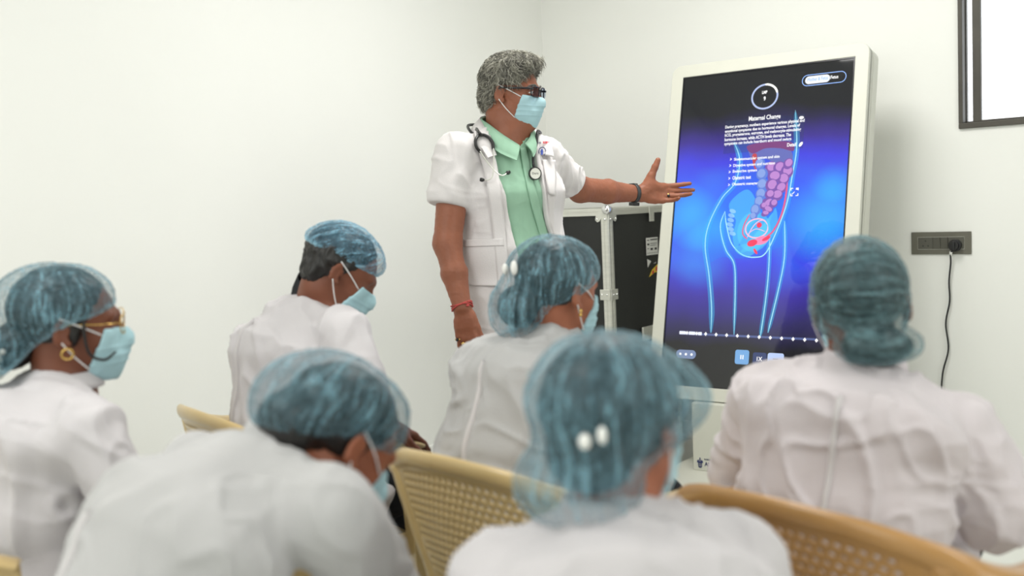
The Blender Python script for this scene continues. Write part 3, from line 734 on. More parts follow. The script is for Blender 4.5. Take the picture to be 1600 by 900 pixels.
def on_ped(name, V, F, material): V = np.array(V, float); V[:, 2] += .0008; return mesh(name, V, F, material, dev, smooth=False, mw=ff)
x_, z_ = fpt(1127, 683); badge = on_ped('logo_badge', *prism(rrect(.06, .055, .01) + np.array([x_ + .03, z_]), 0, .0006), M['logo_blue'])
V, F = text_vf('N', height=.034, bold=.03); V[:, 0] += x_ + .014; V[:, 1] += z_ - .018; V[:, 2] += .001; on_ped('badge_letter', V, F, M['paper'])
x_, z_ = fpt(1101, 728); V, F = text_vf('ANATOMISTS', height=.018, bold=.01); V[:, 0] += x_; V[:, 1] += z_; on_ped('maker_name', V, F, M['navy_ink'])
V, F = text_vf('KOREAN ASSOCIATION OF', width=.125); V[:, 0] += x_; V[:, 1] += z_ + .026; on_ped('maker_name', V, F, M['navy_ink'])
x_, z_ = fpt(1094, 724)
on_ped('maker_emblem', *join([box_vf((x_, z_ + .004, 0), (.0022, .022, .0004)), box_vf((x_, z_ + .006, 0), (.014, .003, .0004)), ring_prism(rrect(.018, .026, .008) + np.array([x_, z_ - .006]), rrect(.010, .018, .004) + np.array([x_, z_ - .006]), 0, .0006), prism(np.array([(-.014, .0), (-.006, .0), (-.004, .012), (-.012, .010)]) + np.array([x_, z_ + .004]), 0, .0005), prism(np.array([(.006, .0), (.014, .0), (.012, .010), (.004, .012)]) + np.array([x_, z_ + .004]), 0, .0005)]), M['navy_ink'])

# ================================================================== flight case in the corner
c0 = at(949, 326, 4.75); cu = float((c0 - CR) @ WU); cv = float((c0 - CR) @ WV); ch = float(c0[2])
u0_, v0_ = .10, .05
case = empty('flight_case', room((cu + u0_) / 2, (cv + v0_) / 2, 0), 'tall black flight case with aluminium edges standing in the corner', 'flight case')
fc = frame(room(0, 0, 0), WU, WV, np.array([0, 0, 1.0]))
def cm(name, parts, material, parent=case, smooth=False, bv=0):
    o = mesh(name, *join(parts), material, parent, smooth=smooth, mw=fc)
    if bv: bevel(o, bv)
    return o
def bx(a0, a1, b0, b1, z0, z1): return box_vf(((a0 + a1) / 2, (b0 + b1) / 2, (z0 + z1) / 2), ((a1 - a0) / 2, (b1 - b0) / 2, (z1 - z0) / 2))
cm('case_panel', [bx(u0_ + .004, cu - .004, v0_ + .004, cv - .004, .01, ch - .004)], M['case_black'])
e = .032; prof = []
def L_edge(vert, a, b):
    pass
ed = []
for (ua, va) in ((u0_, v0_), (u0_, cv), (cu, v0_), (cu, cv)):
    su = 1 if ua == cu else -1; sv = 1 if va == cv else -1
    ed.append(bx(min(ua, ua - su * e * 1.15), max(ua, ua - su * e * 1.15), va - .004 if sv < 0 else va - .002, va + .004 if sv > 0 else va + .002, .01, ch))
    ed.append(bx(ua - .002 if su > 0 else ua - .004, ua + .004 if su > 0 else ua + .002, min(va, va - sv * e * 1.15), max(va, va - sv * e * 1.15), .01, ch))
for z in (0.0, ch - e):
    ed += [bx(u0_, cu, cv, cv + .004, z, z + e), bx(u0_, cu, v0_ - .004, v0_, z, z + e), bx(cu, cu + .004, v0_, cv, z, z + e), bx(u0_ - .004, u0_, v0_, cv, z, z + e)]
ed += [bx(u0_, cu, cv - e, cv, ch - .002, ch + .003), bx(u0_, cu, v0_, v0_ + e, ch - .002, ch + .003), bx(cu - e, cu, v0_, cv, ch - .002, ch + .003), bx(u0_, u0_ + e, v0_, cv, ch - .002, ch + .003)]
cm('edge_profile', ed, M['alu'], bv=.0015)
gr = [bx(cu - .002, cu + .0055, cv - e * .62, cv - e * .56, .02, ch - .06), bx(cu + .0, cu + .0055, v0_, cv, ch - e * .45, ch - e * .40), bx(u0_, cu, cv + 0, cv + .0055, ch - e * .45, ch - e * .40), bx(cu - e * .62, cu - e * .56, cv, cv + .0055, .02, ch - .06)]
cm('profile_groove', gr, M['line_light'])
# ball corner with three wings
bc = (cu - .004, cv - .004, ch - .004)
cm('ball_corner', [ellipsoid(bc, (.026, .026, .026), None, 20, 12)], M['chrome'], smooth=True)
def wing(face):
    pts = np.array([(0, 0), (-.03, .004), (-.062, -.03), (-.066, -.052), (-.055, -.062), (-.042, -.058), (-.034, -.046), (-.02, -.055), (-.0, -.05)])
    V, F = prism(pts, 0, .003)
    if face == 'u': P = np.c_[np.full(len(V), cu + .004) + V[:, 2], cv + V[:, 0], ch + .0 + V[:, 1]]
    else: P = np.c_[cu + V[:, 0], np.full(len(V), cv + .004) + V[:, 2], ch + V[:, 1]]
    return P, F
cm('corner_bracket', [wing('u')], M['alu']); cm('corner_bracket', [wing('v')], M['alu'])
lz = float(hit(960, 461, room(cu, cv, 0), WU)[2])
cm('corner_clamp', [bx(cu + .004, cu + .008, cv - .055, cv + .002, lz - .025, lz + .025), bx(cu - .055, cu + .002, cv + .004, cv + .008, lz - .025, lz + .025)], M['alu'], bv=.003)
for p in ((cu + .009, cv - .042, lz), (cu + .009, cv - .014, lz), (cu - .042, cv + .009, lz), (cu - .014, cv + .009, lz), (cu + .008, cv - .056, ch - .048), (cu - .056, cv + .008, ch - .048), (cu + .008, cv - .012, ch - .05), (cu - .012, cv + .008, ch - .05)): cm('rivet', [ellipsoid(p, (.005, .005, .005), None, 8, 6)], M['chrome'], smooth=True)
tu = float((hit(1016, 330, room(0, cv, 0), WV) - CR) @ WU)
cm('top_clamp', [bx(tu - .022, tu + .022, cv + .004, cv + .009, ch - .075, ch - .002)], M['alu'], bv=.004)
def cface(px, py): p = hit(px, py, room(0, cv, 0), WV) - CR; return float(p @ WU), float(p[2])
ua, za = cface(1009, 372); ub, zb = cface(1028, 397)
lab = cm('paper_label', [bx(min(ua, ub), max(ua, ub), cv + .0002, cv + .0012, zb, za)], M['paper'])
lw = abs(ub - ua); lh = za - zb; s_ = 1 if ub > ua else -1
rows = []
for r_, (a, b, h) in enumerate(((.08, .25, .05), (.35, .95, .07), (.08, .25, .10), (.35, .9, .03), (.35, .8, .03), (.1, .2, .05), (.35, .55, .12), (.7, .9, .12), (.05, .95, .02))):
    zz = za - lh * (.14, .12, .38, .34, .45, .62, .66, .66, .88)[r_]
    rows.append(bx(*sorted((ua + s_ * lw * a, ua + s_ * lw * b)), cv + .0012, cv + .0018, zz - lh * h / 2, zz + lh * h / 2))
cm('label_print', rows, M['black_ink'])
def sticker(name, pix, material, t=.0012):
    P = [cface(*p) for p in pix]; V, F = prism(np.array(P), 0, t); return cm(name, [(np.c_[V[:, 0], cv + .0002 + V[:, 2], V[:, 1]], F)], material)
sticker('yellow_sticker', [(1014, 433), (1019, 421), (1027, 413), (1030, 413), (1030, 424), (1022, 426)], M['yellow_paper'])
sticker('sticker_print', [(1018, 428), (1019, 423), (1021, 422), (1021, 427)], M['red_ink'], .002); sticker('sticker_print', [(1024, 424), (1024, 417), (1026, 416), (1026, 423)], M['red_ink'], .002)
sticker('torn_sticker', [(1011, 405), (1017, 408), (1012, 418)], M['paper']); sticker('torn_sticker', [(1021, 412), (1025, 409), (1024, 411)], M['paper'])
bz = cface(1012, 520)
cm('case_latch', [bx(bz[0] - .06, bz[0] + .06, cv + .0, cv + .012, bz[1] - .035, bz[1] + .035)], M['alu'], bv=.006)

# ================================================================== plastic lattice-back chairs
def chair_parts():
    P = {}
    def Sf(u, v):   # back surface, u -1..1, v 0..1
        wdt = .150 + .085 * v ** .8; x = u * wdt
        zt = .783 - .030 * u * u
        z = .47 + (zt - .47) * v
        y = -.185 - .075 * v + .055 * u * u * (.4 + .6 * v)
        return np.array([x, y, z])
    # lattice panel
    nx, ny = 24, 17; V = []; F = []; idx = {}
    def vid(p):
        k = tuple(np.round(p, 5))
        if k not in idx: idx[k] = len(V); V.append(p)
        return idx[k]
    for j in range(ny):
        sh = .5 if j % 2 else 0
        for i in range(-1, nx + 1):
            a0, a1 = (i + sh) / nx, (i + 1 + sh) / nx; a0, a1 = max(a0, 0), min(a1, 1)
            if a1 - a0 < 1e-4: continue
            b0, b1 = j / ny, (j + 1) / ny
            f = lambda a, b: Sf((a * 2 - 1) * 1.0, .03 + b * .965)
            am, bm = (a0 + a1) / 2, (b0 + b1) / 2
            br = [(a0, b0), (am, b0), (a1, b0), (a1, bm), (a1, b1), (am, b1), (a0, b1), (a0, bm)]
            bi = [vid(f(*q)) for q in br]
            rr = math.hypot((am - .5) * 2 / .88, (bm - .52) * 2 / .92)
            if max(abs(am - .5) * 2 / .84, abs(bm - .5) * 2 / .93, rr * .80) < 1 and a1 - a0 > .9 / nx:
                hi = [vid(f(am + (q[0] - am) * (.60 if k % 2 else .42), bm + (q[1] - bm) * (.56 if k % 2 else .40))) for k, q in enumerate(br)]
                for k in range(8): F.append((bi[k], bi[(k + 1) % 8], hi[(k + 1) % 8], hi[k]))
            else: F.append(tuple(bi))
    P['back_panel'] = (np.array(V), F, 'solid')
    # top rail running into the two arms
    ctr = [(-.275, .215, .672), (-.287, .16, .690), (-.292, .05, .698), (-.290, -.07, .706), (-.272, -.155, .722), (-.235, -.195, .748), (-.155, -.238, .776), (-.07, -.257, .786), (0, -.262, .789)]
    ctr = np.array(ctr + [(-x, y, z) for x, y, z in ctr[-2::-1]])
    path = smooth_path(ctr, 6); n = len(path)
    t = np.abs(np.linspace(-1, 1, n))                  # 1 at arm fronts, 0 at back centre
    back = np.clip((.62 - t) / .25, 0, 1)               # 1 in the back part
    side = .012 + (.030 - .012) * (1 - back); upr = .010 + (.020 - .010) * back
    ear = np.exp(-((t - .5) / .13) ** 2) * .008
    ups = [norm(np.array([0, -.25 * b, 1.0])) for b in back]
    P['top_rail'] = (*tube(path, side + ear, 14, ups=ups, r2=upr + ear), '')
    for nm, s in (('side_frame', -1), ('side_frame.001', 1)):
        pp = smooth_path([Sf(s * 1.0, 1) + np.array([s * -.004, .004, -.01]), Sf(s * 1.0, .75), Sf(s * 1.0, .45), Sf(s * 1.02, .15), (s * .165, -.165, .43)], 6)
        P[nm] = (*tube(pp, np.linspace(.022, .017, len(pp)), 10, ups=[(0, 1, 0)] * len(pp), r2=np.linspace(.011, .010, len(pp))), '')
    # seat: dished slab with rolled rim
    V = []; F = []; nu, nv = 20, 20
    for lay in (0, 1):
        for j in range(nv + 1):
            for i in range(nu + 1):
                a, b = i / nu * 2 - 1, j / nv * 2 - 1
                x = a * (.215 + .012 * b) * (1 - .05 * b * b); y = b * .215 * (1 - .04 * a * a) + .01
                z = .438 - .014 * (1 - a * a) * (1 - b * b) - (.045 * max(0, b - .75) ** 1 * 1.2) - lay * .010
                V.append((x, y, z))
    N = (nu + 1) * (nv + 1)
    for j in range(nv):
        for i in range(nu):
            q = (j * (nu + 1) + i, j * (nu + 1) + i + 1, (j + 1) * (nu + 1) + i + 1, (j + 1) * (nu + 1) + i); F.append(q); F.append(tuple(N + x for x in reversed(q)))
    V = np.array(V)
    rim = [j * (nu + 1) for j in range(nv + 1)]
    per = [i for i in range(nu + 1)] + [j * (nu + 1) + nu for j in range(1, nv + 1)] + [nv * (nu + 1) + i for i in range(nu - 1, -1, -1)] + [j * (nu + 1) for j in range(nv - 1, 0, -1)]
    base = len(V); low = V[per].copy(); low[:, 2] -= .05; low[:, :2] *= 1.02; V = np.vstack([V, low]); m_ = len(per)
    for k in range(m_): F.append((per[k], per[(k + 1) % m_], base + (k + 1) % m_, base + k))
    P['seat'] = (V, F, 'seat')
    def leg(a, b, w0, w1, d0, d1):
        a = np.array(a); b = np.array(b); V = []
        sx = 1 if a[0] > 0 else -1
        for c, ww, dd in ((a, w0, d0), ((a + b) / 2, (w0 + w1) / 2, (d0 + d1) / 2), (b, w1, d1)):
            # an L-shaped moulded section
            L = [(-ww, -dd), (ww, -dd), (ww, -dd + .008), (-ww + .008, -dd + .008), (-ww + .008, dd), (-ww, dd)]
            V += [(c[0] - sx * x, c[1] + y, c[2]) for x, y in L]
        F = [tuple(range(6)), tuple(range(17, 11, -1))]
        for r in (0, 1):
            for k in range(6): F.append((r * 6 + k, r * 6 + (k + 1) % 6, r * 6 + 6 + (k + 1) % 6, r * 6 + 6 + k))
        return np.array(V), F
    for k, (a, b, q) in enumerate((((-.262, .195, .680), (-.262, .235, 0), 1), ((.262, .195, .680), (.262, .235, 0), 1), ((-.215, -.165, .44), (-.245, -.265, 0), -1), ((.215, -.165, .44), (.245, -.265, 0), -1))):
        V, F = leg(a, b, .021, .019, .024 if q > 0 else .022, .021)
        if q < 0: V[:, 1] = (a[1] + b[1]) - (V[:, 1] - 0) + (0) if False else V[:, 1]
        P['leg.%03d' % k if k else 'leg'] = (V, F, 'leg')
    for k, s in enumerate((-1, 1)):
        P['seat_rail.%03d' % k if k else 'seat_rail'] = (*box_vf((s * .238, .02, .405), (.016, .20, .028)), 'leg')
    return P
CH = chair_parts(); CHM = {}
def chair(x, y, phi, label, matn='plastic', zs=1.0, group='lattice-back plastic chairs'):
    r = empty('plastic_chair', (x, y, 0), label, 'chair', group); r.rotation_euler = (0, 0, -math.radians(phi)); r.scale = (1, 1, 1)
    for k, (V, F, kind) in CH.items():
        key = (k, matn)
        if key not in CHM:
            me = bpy.data.meshes.new(k); me.from_pydata(np.asarray(V).tolist(), [], [list(map(int, f)) for f in F]); me.update()
            if kind != 'leg': me.polygons.foreach_set('use_smooth', [True] * len(me.polygons))
            me.materials.append(M[matn]); CHM[key] = me
        o = link(bpy.data.objects.new(k.split('.')[0], CHM[key])); o.parent = r
        if kind == 'solid':
            s = o.modifiers.new('solid', 'SOLIDIFY'); s.thickness = .006; s.offset = 0
        if kind == 'leg': bevel(o, .003)
    return r
def stool(x, y, phi, h, label):
    r = empty('plastic_stool', (x, y, 0), label, 'stool', 'low plastic stools'); r.rotation_euler = (0, 0, -math.radians(phi))
    lmesh('seat', *prism(rrect(.32, .32, .05), h - .035, h), M['plastic'], r)
    for sx in (-1, 1):
        for sy in (-1, 1): lmesh('leg', *tube([(sx * .12, sy * .12, h - .03), (sx * .15, sy * .15, 0)], [.024, .018], 8), M['plastic'], r, True)
    return r

# ================================================================== people
Zv = np.array([0, 0, 1.0])
def fdir(phi): p = math.radians(phi); return np.array([math.sin(p), math.cos(p), 0.])
def rdir(phi): p = math.radians(phi); return np.array([math.cos(p), -math.sin(p), 0.])
def hframe(phi, pitch=0, roll=0):
    f0, r0 = fdir(phi), rdir(phi); p = math.radians(pitch); q = math.radians(roll)
    f = f0 * math.cos(p) - Zv * math.sin(p); u = Zv * math.cos(p) + f0 * math.sin(p)
    r = r0 * math.cos(q) + u * math.sin(q); return np.stack([r, f, np.cross(r, f)], 1)
class Head:
    def __init__(s, H, phi, pitch=0, roll=0, sc=1.0): s.H = np.asarray(H, float); s.B = hframe(phi, pitch, roll); s.sc = sc
    def w(s, p): return s.H + (np.asarray(p, float) * s.sc) @ s.B.T
def add_head(F, h):
    B, k = h.B, h.sc
    def E(c, r, kk=.02, mode='u', Bl=None): F.ell(h.w(c), np.array(r) * k, B if Bl is None else B @ Bl, kk, mode)
    def Cc(a, b, ra, rb, kk=.01, mode='u'): F.cap(h.w(a), h.w(b), ra * k, rb * k, kk, mode)
    E((0, -.012, .030), (.074, .094, .083)); E((0, .032, -.012), (.061, .060, .086), .03)
    E((0, .036, -.070), (.050, .050, .040), .03); E((.034, .056, -.030), (.026, .022, .026)); E((-.034, .056, -.030), (.026, .022, .026))
    E((0, .074, -.100), (.022, .018, .016), .02)
    Cc((-.040, .080, .020), (0, .090, .017), .008, .009, .014); Cc((.040, .080, .020), (0, .090, .017), .008, .009, .014)
    E((.031, .098, .002), (.017, .012, .011), .012, 's'); E((-.031, .098, .002), (.017, .012, .011), .012, 's')
    Cc((0, .088, .008), (0, .112, -.032), .008, .0115, .012); E((.010, .102, -.036), (.007, .009, .007), .008); E((-.010, .102, -.036), (.007, .009, .007), .008)
    E((0, .089, -.060), (.023, .011, .006), .006); E((0, .087, -.071), (.020, .011, .007), .006)
    for s in (-1, 1):
        tilt = np.array(Matrix.Rotation(math.radians(-14), 3, 'X')) @ np.eye(3)
        yaw = np.array(Matrix.Rotation(math.radians(18 * s), 3, 'Z'))
        E((s * .079, -.014, -.004), (.0065, .018, .031), .006, 'u', yaw @ tilt)
        E((s * .086, -.010, .000), (.005, .010, .017), .004, 's', yaw @ tilt)
        E((s * .079, -.002, -.030), (.006, .008, .009), .006)
def add_hand(F, wr, d, n, thumb_sign, curl=(.3, .35, .4, .45), spread=.10, scale=1.0, thumb=None, base_curl=None, tcurl=.25, k=.004, tr=1.0):
    d = norm(d); n = norm(np.asarray(n, float) - d * np.dot(n, d)); s = np.cross(d, n) * thumb_sign
    S = scale; wr = np.asarray(wr, float)
    offs = (.026, .009, -.009, -.026); kl = (.090, .094, .089, .080)
    ph = ((.044, .027, .022), (.049, .031, .023), (.045, .029, .023), (.035, .022, .020)); tips = []
    F.oval(wr + s * .0 - d * .01, wr + d * .055 * S, s, (.026 * S, .019 * S), (.036 * S, .0155 * S), .012, cap=.6)
    for i in range(4):
        kn = wr + (d * kl[i] + s * offs[i]) * S
        F.cap(wr + (d * .035 + s * offs[i] * .8) * S, kn, .0135 * S, .0110 * S, .010)
        ang = (offs[i] / .026) * spread; dd = norm(d * math.cos(ang) + s * math.sin(ang)); p = kn; c = 0
        rr = (.0098, .0086, .0078, .0068) if i < 3 else (.0086, .0075, .0068, .006)
        cu = curl[i]; bc = cu if base_curl is None else base_curl[i]
        for j in range(3):
            c += (bc * .6 if j == 0 else cu) ; dj = dd * math.cos(c) + n * math.sin(c); q = p + dj * ph[i][j] * S
            F.cap(p, q, rr[j] * S, rr[j + 1] * S, k if j else .007); p = q
        tips.append(p)
    tb = wr + (d * .022 + s * .022 + n * .006) * S
    td = norm(thumb if thumb is not None else (d * .75 + s * .55 + n * .35))
    t1 = tb + td * .045 * S; F.cap(tb, t1, .0165 * S * tr, .0125 * S * tr, .012 * tr)
    td2 = norm(td + d * tcurl); t2 = t1 + td2 * .034 * S; F.cap(t1, t2, .0115 * S * tr, .0098 * S * tr, .006)
    td3 = norm(td2 + d * tcurl * .4); t3 = t2 + td3 * .027 * S; F.cap(t2, t3, .0102 * S * tr, .0078 * S * tr, .005)
    return tips, s
def folds(V, N, seed, amp, base, up=Zv, creases=()):
    q = V - base
    warp = np.stack([fbm(q * 2.2, seed + 5), fbm(q * 2.2 + 9, seed + 6), fbm(q * 2.2 + 20, seed + 7)], 1) * .45
    rid = lambda x: (1 - np.minimum(np.abs(x) * 2.6, 1)) ** 1.4
    a = rid(vnoise((q * np.array([9, 9, 2.4])) + warp * 3.2, seed)); a2 = rid(vnoise((q * np.array([19, 19, 6])) + warp * 6, seed + 11))
    b = rid(vnoise((q * np.array([6, 6, 11])) + warp * 4, seed + 1)); b2 = rid(vnoise((q * np.array([11, 11, 20])) + warp * 7, seed + 12))
    c = fbm(q * 5, seed + 2); g = fbm(q * 2.6, seed + 8); g1 = np.clip(.5 + g, 0, 1); g2 = np.clip(.5 - g, 0, 1)
    d = amp * (1.4 * a * g1 + 1.0 * a2 * g1 + 1.2 * b * g2 + .9 * b2 * g2 + 1.1 * c - .6)
    for p0, p1, wd, dep in creases:
        p0 = np.asarray(p0); ab = np.asarray(p1) - p0; t = np.clip(((V - p0) @ ab) / (ab @ ab), 0, 1)
        r = np.linalg.norm(V - p0 - t[:, None] * ab, axis=1); e = np.sin(np.pi * np.clip(t, .02, .98)) ** .5
        d = d + e * (-dep * np.exp(-(r / wd) ** 2) + dep * .6 * np.exp(-((r - 2.1 * wd) / wd) ** 2))
    return V + N * d[:, None]
def band(c, up, R0, R1, h, th=.005, parent=None, name='collar', material=None, seg=48, side=None, gap=0, front=None, sq=.92):
    up = norm(up); s = norm(np.cross(up, front if front is not None else [0, 1, 0])); f = np.cross(s, up) * -1 if False else np.cross(up, s)
    V = []; F = []
    a = np.linspace(gap, 2 * math.pi - gap, seg)
    prof = [(R0, 0), (R0 * .93 + R1 * .07, h * .35), (R1, h), (R1 - th * .3, h + th * .7), (R1 - th, h), (R0 - th, 0)]
    for t in a:
        dd = s * math.sin(t) - (-f) * math.cos(t) * sq
        for r, z in prof: V.append(np.asarray(c) + dd * r + up * z)
    n = len(prof)
    for i in range(seg - 1):
        for k in range(n): F.append((i * n + k, i * n + (k + 1) % n, (i + 1) * n + (k + 1) % n, (i + 1) * n + k))
    F.append(tuple(range(n))); F.append(tuple((seg - 1) * n + k for k in range(n)))
    return mesh(name, np.array(V), F, material, parent)

def make_cap(h, root, ells, plane, material, seed, axis='u', amp=.0034, vox=.0036, K=7.0, name='bouffant_cap', lump=.007):
    F = Field()
    for c, r, kk in ells: F.ell(np.array(c) * h.sc, np.array(r) * h.sc, None, kk)
    a, b, b2 = plane if len(plane) == 3 else (*plane, plane[1]); nn = math.hypot(1, b)
    pl_ = lambda y: a * h.sc + np.where(y < 0, b, b2) * y
    F.ops.append(((lambda P: (pl_(P[..., 1]) - P[..., 2]) / nn), np.array([-1, -1, -1.]), np.array([1, 1, 1.]), .022, 'i'))
    V, Q = F.mesh(vox); N = vnormals(V, Q)
    c0 = np.array([0, -.03, .02]); q = V - c0
    perm = {'u': (0, 1, 2), 'r': (1, 2, 0), 'f': (0, 2, 1), 'b': (0, 1, 2)}[axis]
    x, y, z = q[:, perm[0]], q[:, perm[1]], q[:, perm[2]]
    if axis == 'b': x, y, z = q[:, 0], q[:, 2] * .8 - q[:, 1] * .6, q[:, 2] * .6 + q[:, 1] * .8
    az = np.arctan2(y, x); rho = np.hypot(x, y); pol = np.arctan2(rho, z)
    wp = fbm(q * 14, seed + 3, 2)[:, None] * .55
    K = K * 2.4; R = np.stack([np.cos(az) * K, np.sin(az) * K, pol * 1.1], 1) + wp * np.array([1.5, 1.5, .3])
    r1 = 1 - np.abs(vnoise(R, seed)) * 3; r2 = 1 - np.abs(vnoise(R * 2.3 + 4, seed + 1)) * 3
    big = fbm(q * 11, seed + 2, 2)
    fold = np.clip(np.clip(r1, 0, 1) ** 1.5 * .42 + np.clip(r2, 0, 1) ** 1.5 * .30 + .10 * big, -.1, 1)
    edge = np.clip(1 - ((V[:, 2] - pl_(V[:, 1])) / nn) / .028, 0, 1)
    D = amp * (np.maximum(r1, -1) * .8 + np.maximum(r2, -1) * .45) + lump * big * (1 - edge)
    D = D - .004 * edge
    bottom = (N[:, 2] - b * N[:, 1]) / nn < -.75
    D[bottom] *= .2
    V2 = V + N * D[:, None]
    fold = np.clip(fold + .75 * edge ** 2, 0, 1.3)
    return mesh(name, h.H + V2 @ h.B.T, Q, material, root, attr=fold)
def make_hair(h, root, extra=(), material=None, seed=1, cut=(.02, .7), low=None, vox=.005, amp=.0025, base=((0, -.018, .035), (.081, .099, .087))):
    F = Field(); F.ell(base[0], base[1], None, .02)
    for c, r, kk in extra: F.ell(c, r, None, kk)
    a, b = cut
    F.add(lambda P: -(P[..., 1] - a - b * P[..., 2]) / math.hypot(1, b), -np.ones(3), np.ones(3), .01, 's')
    V, Q = F.mesh(vox); N = vnormals(V, Q)
    V = V + N * (amp * (1 - 2 * np.abs(vnoise(V * np.array([150, 60, 30]), seed))))[:, None]
    return mesh('hair', h.H + (V * h.sc) @ h.B.T, Q, material or M['hair'], root)
def make_mask(h, root, material=None, strap=True, straps='ear', vox=.0035, top=-.008):
    F = Field()
    F.ell((0, .053, -.064), (.0585, .057, .060), None, .02); F.cap((0, .085, -.015), (0, .108, -.040), .012, .019, .02)
    F.cap((0, .088, -.07), (0, .076, -.108), .020, .018, .03)
    hd = Field(); h0 = Head((0, 0, 0), 0); h0.B = np.eye(3); add_head(hd, h0)
    F.add(lambda P: hd.eval(P) - .0065, np.array([-.075, .0, -.13]), np.array([.075, .13, .01]), .012)
    F.add(lambda P: np.maximum(np.maximum(.030 + .38 * (P[..., 2] + .10) - P[..., 1], P[..., 2] - top - .1 * (.11 - P[..., 1])), -.124 - P[..., 2] + .12 * (.10 - P[..., 1])), -np.ones(3), np.ones(3), .004, 'i')
    V, Q = F.mesh(vox); N = vnormals(V, Q)
    u = V[:, 2]; pl = sum(np.exp(-((u - c) / .0022) ** 2) for c in (-.045, -.062, -.079)); V = V + N * (.0022 * pl - .001 + .0012 * vnoise(V * 60, 3))[:, None]
    mk = mesh('face_mask', h.H + (V * h.sc) @ h.B.T, Q, material or M['mask'], root)
    if strap:
        for s in (-1, 1):
            for a, b, c in (((s * .056, .068, -.020), (s * .0775, .024, .004), (s * .086, -.018, .024)), ((s * .0575, .038, -.088), (s * .073, .010, -.058), (s * .085, -.014, -.026))):
                mesh('ear_loop', *tube([h.w(p) for p in smooth_path([a, b, c], 5)], .0016, 6), M['mask_strap'], mk, origin=world_loc(mk))
    return mk

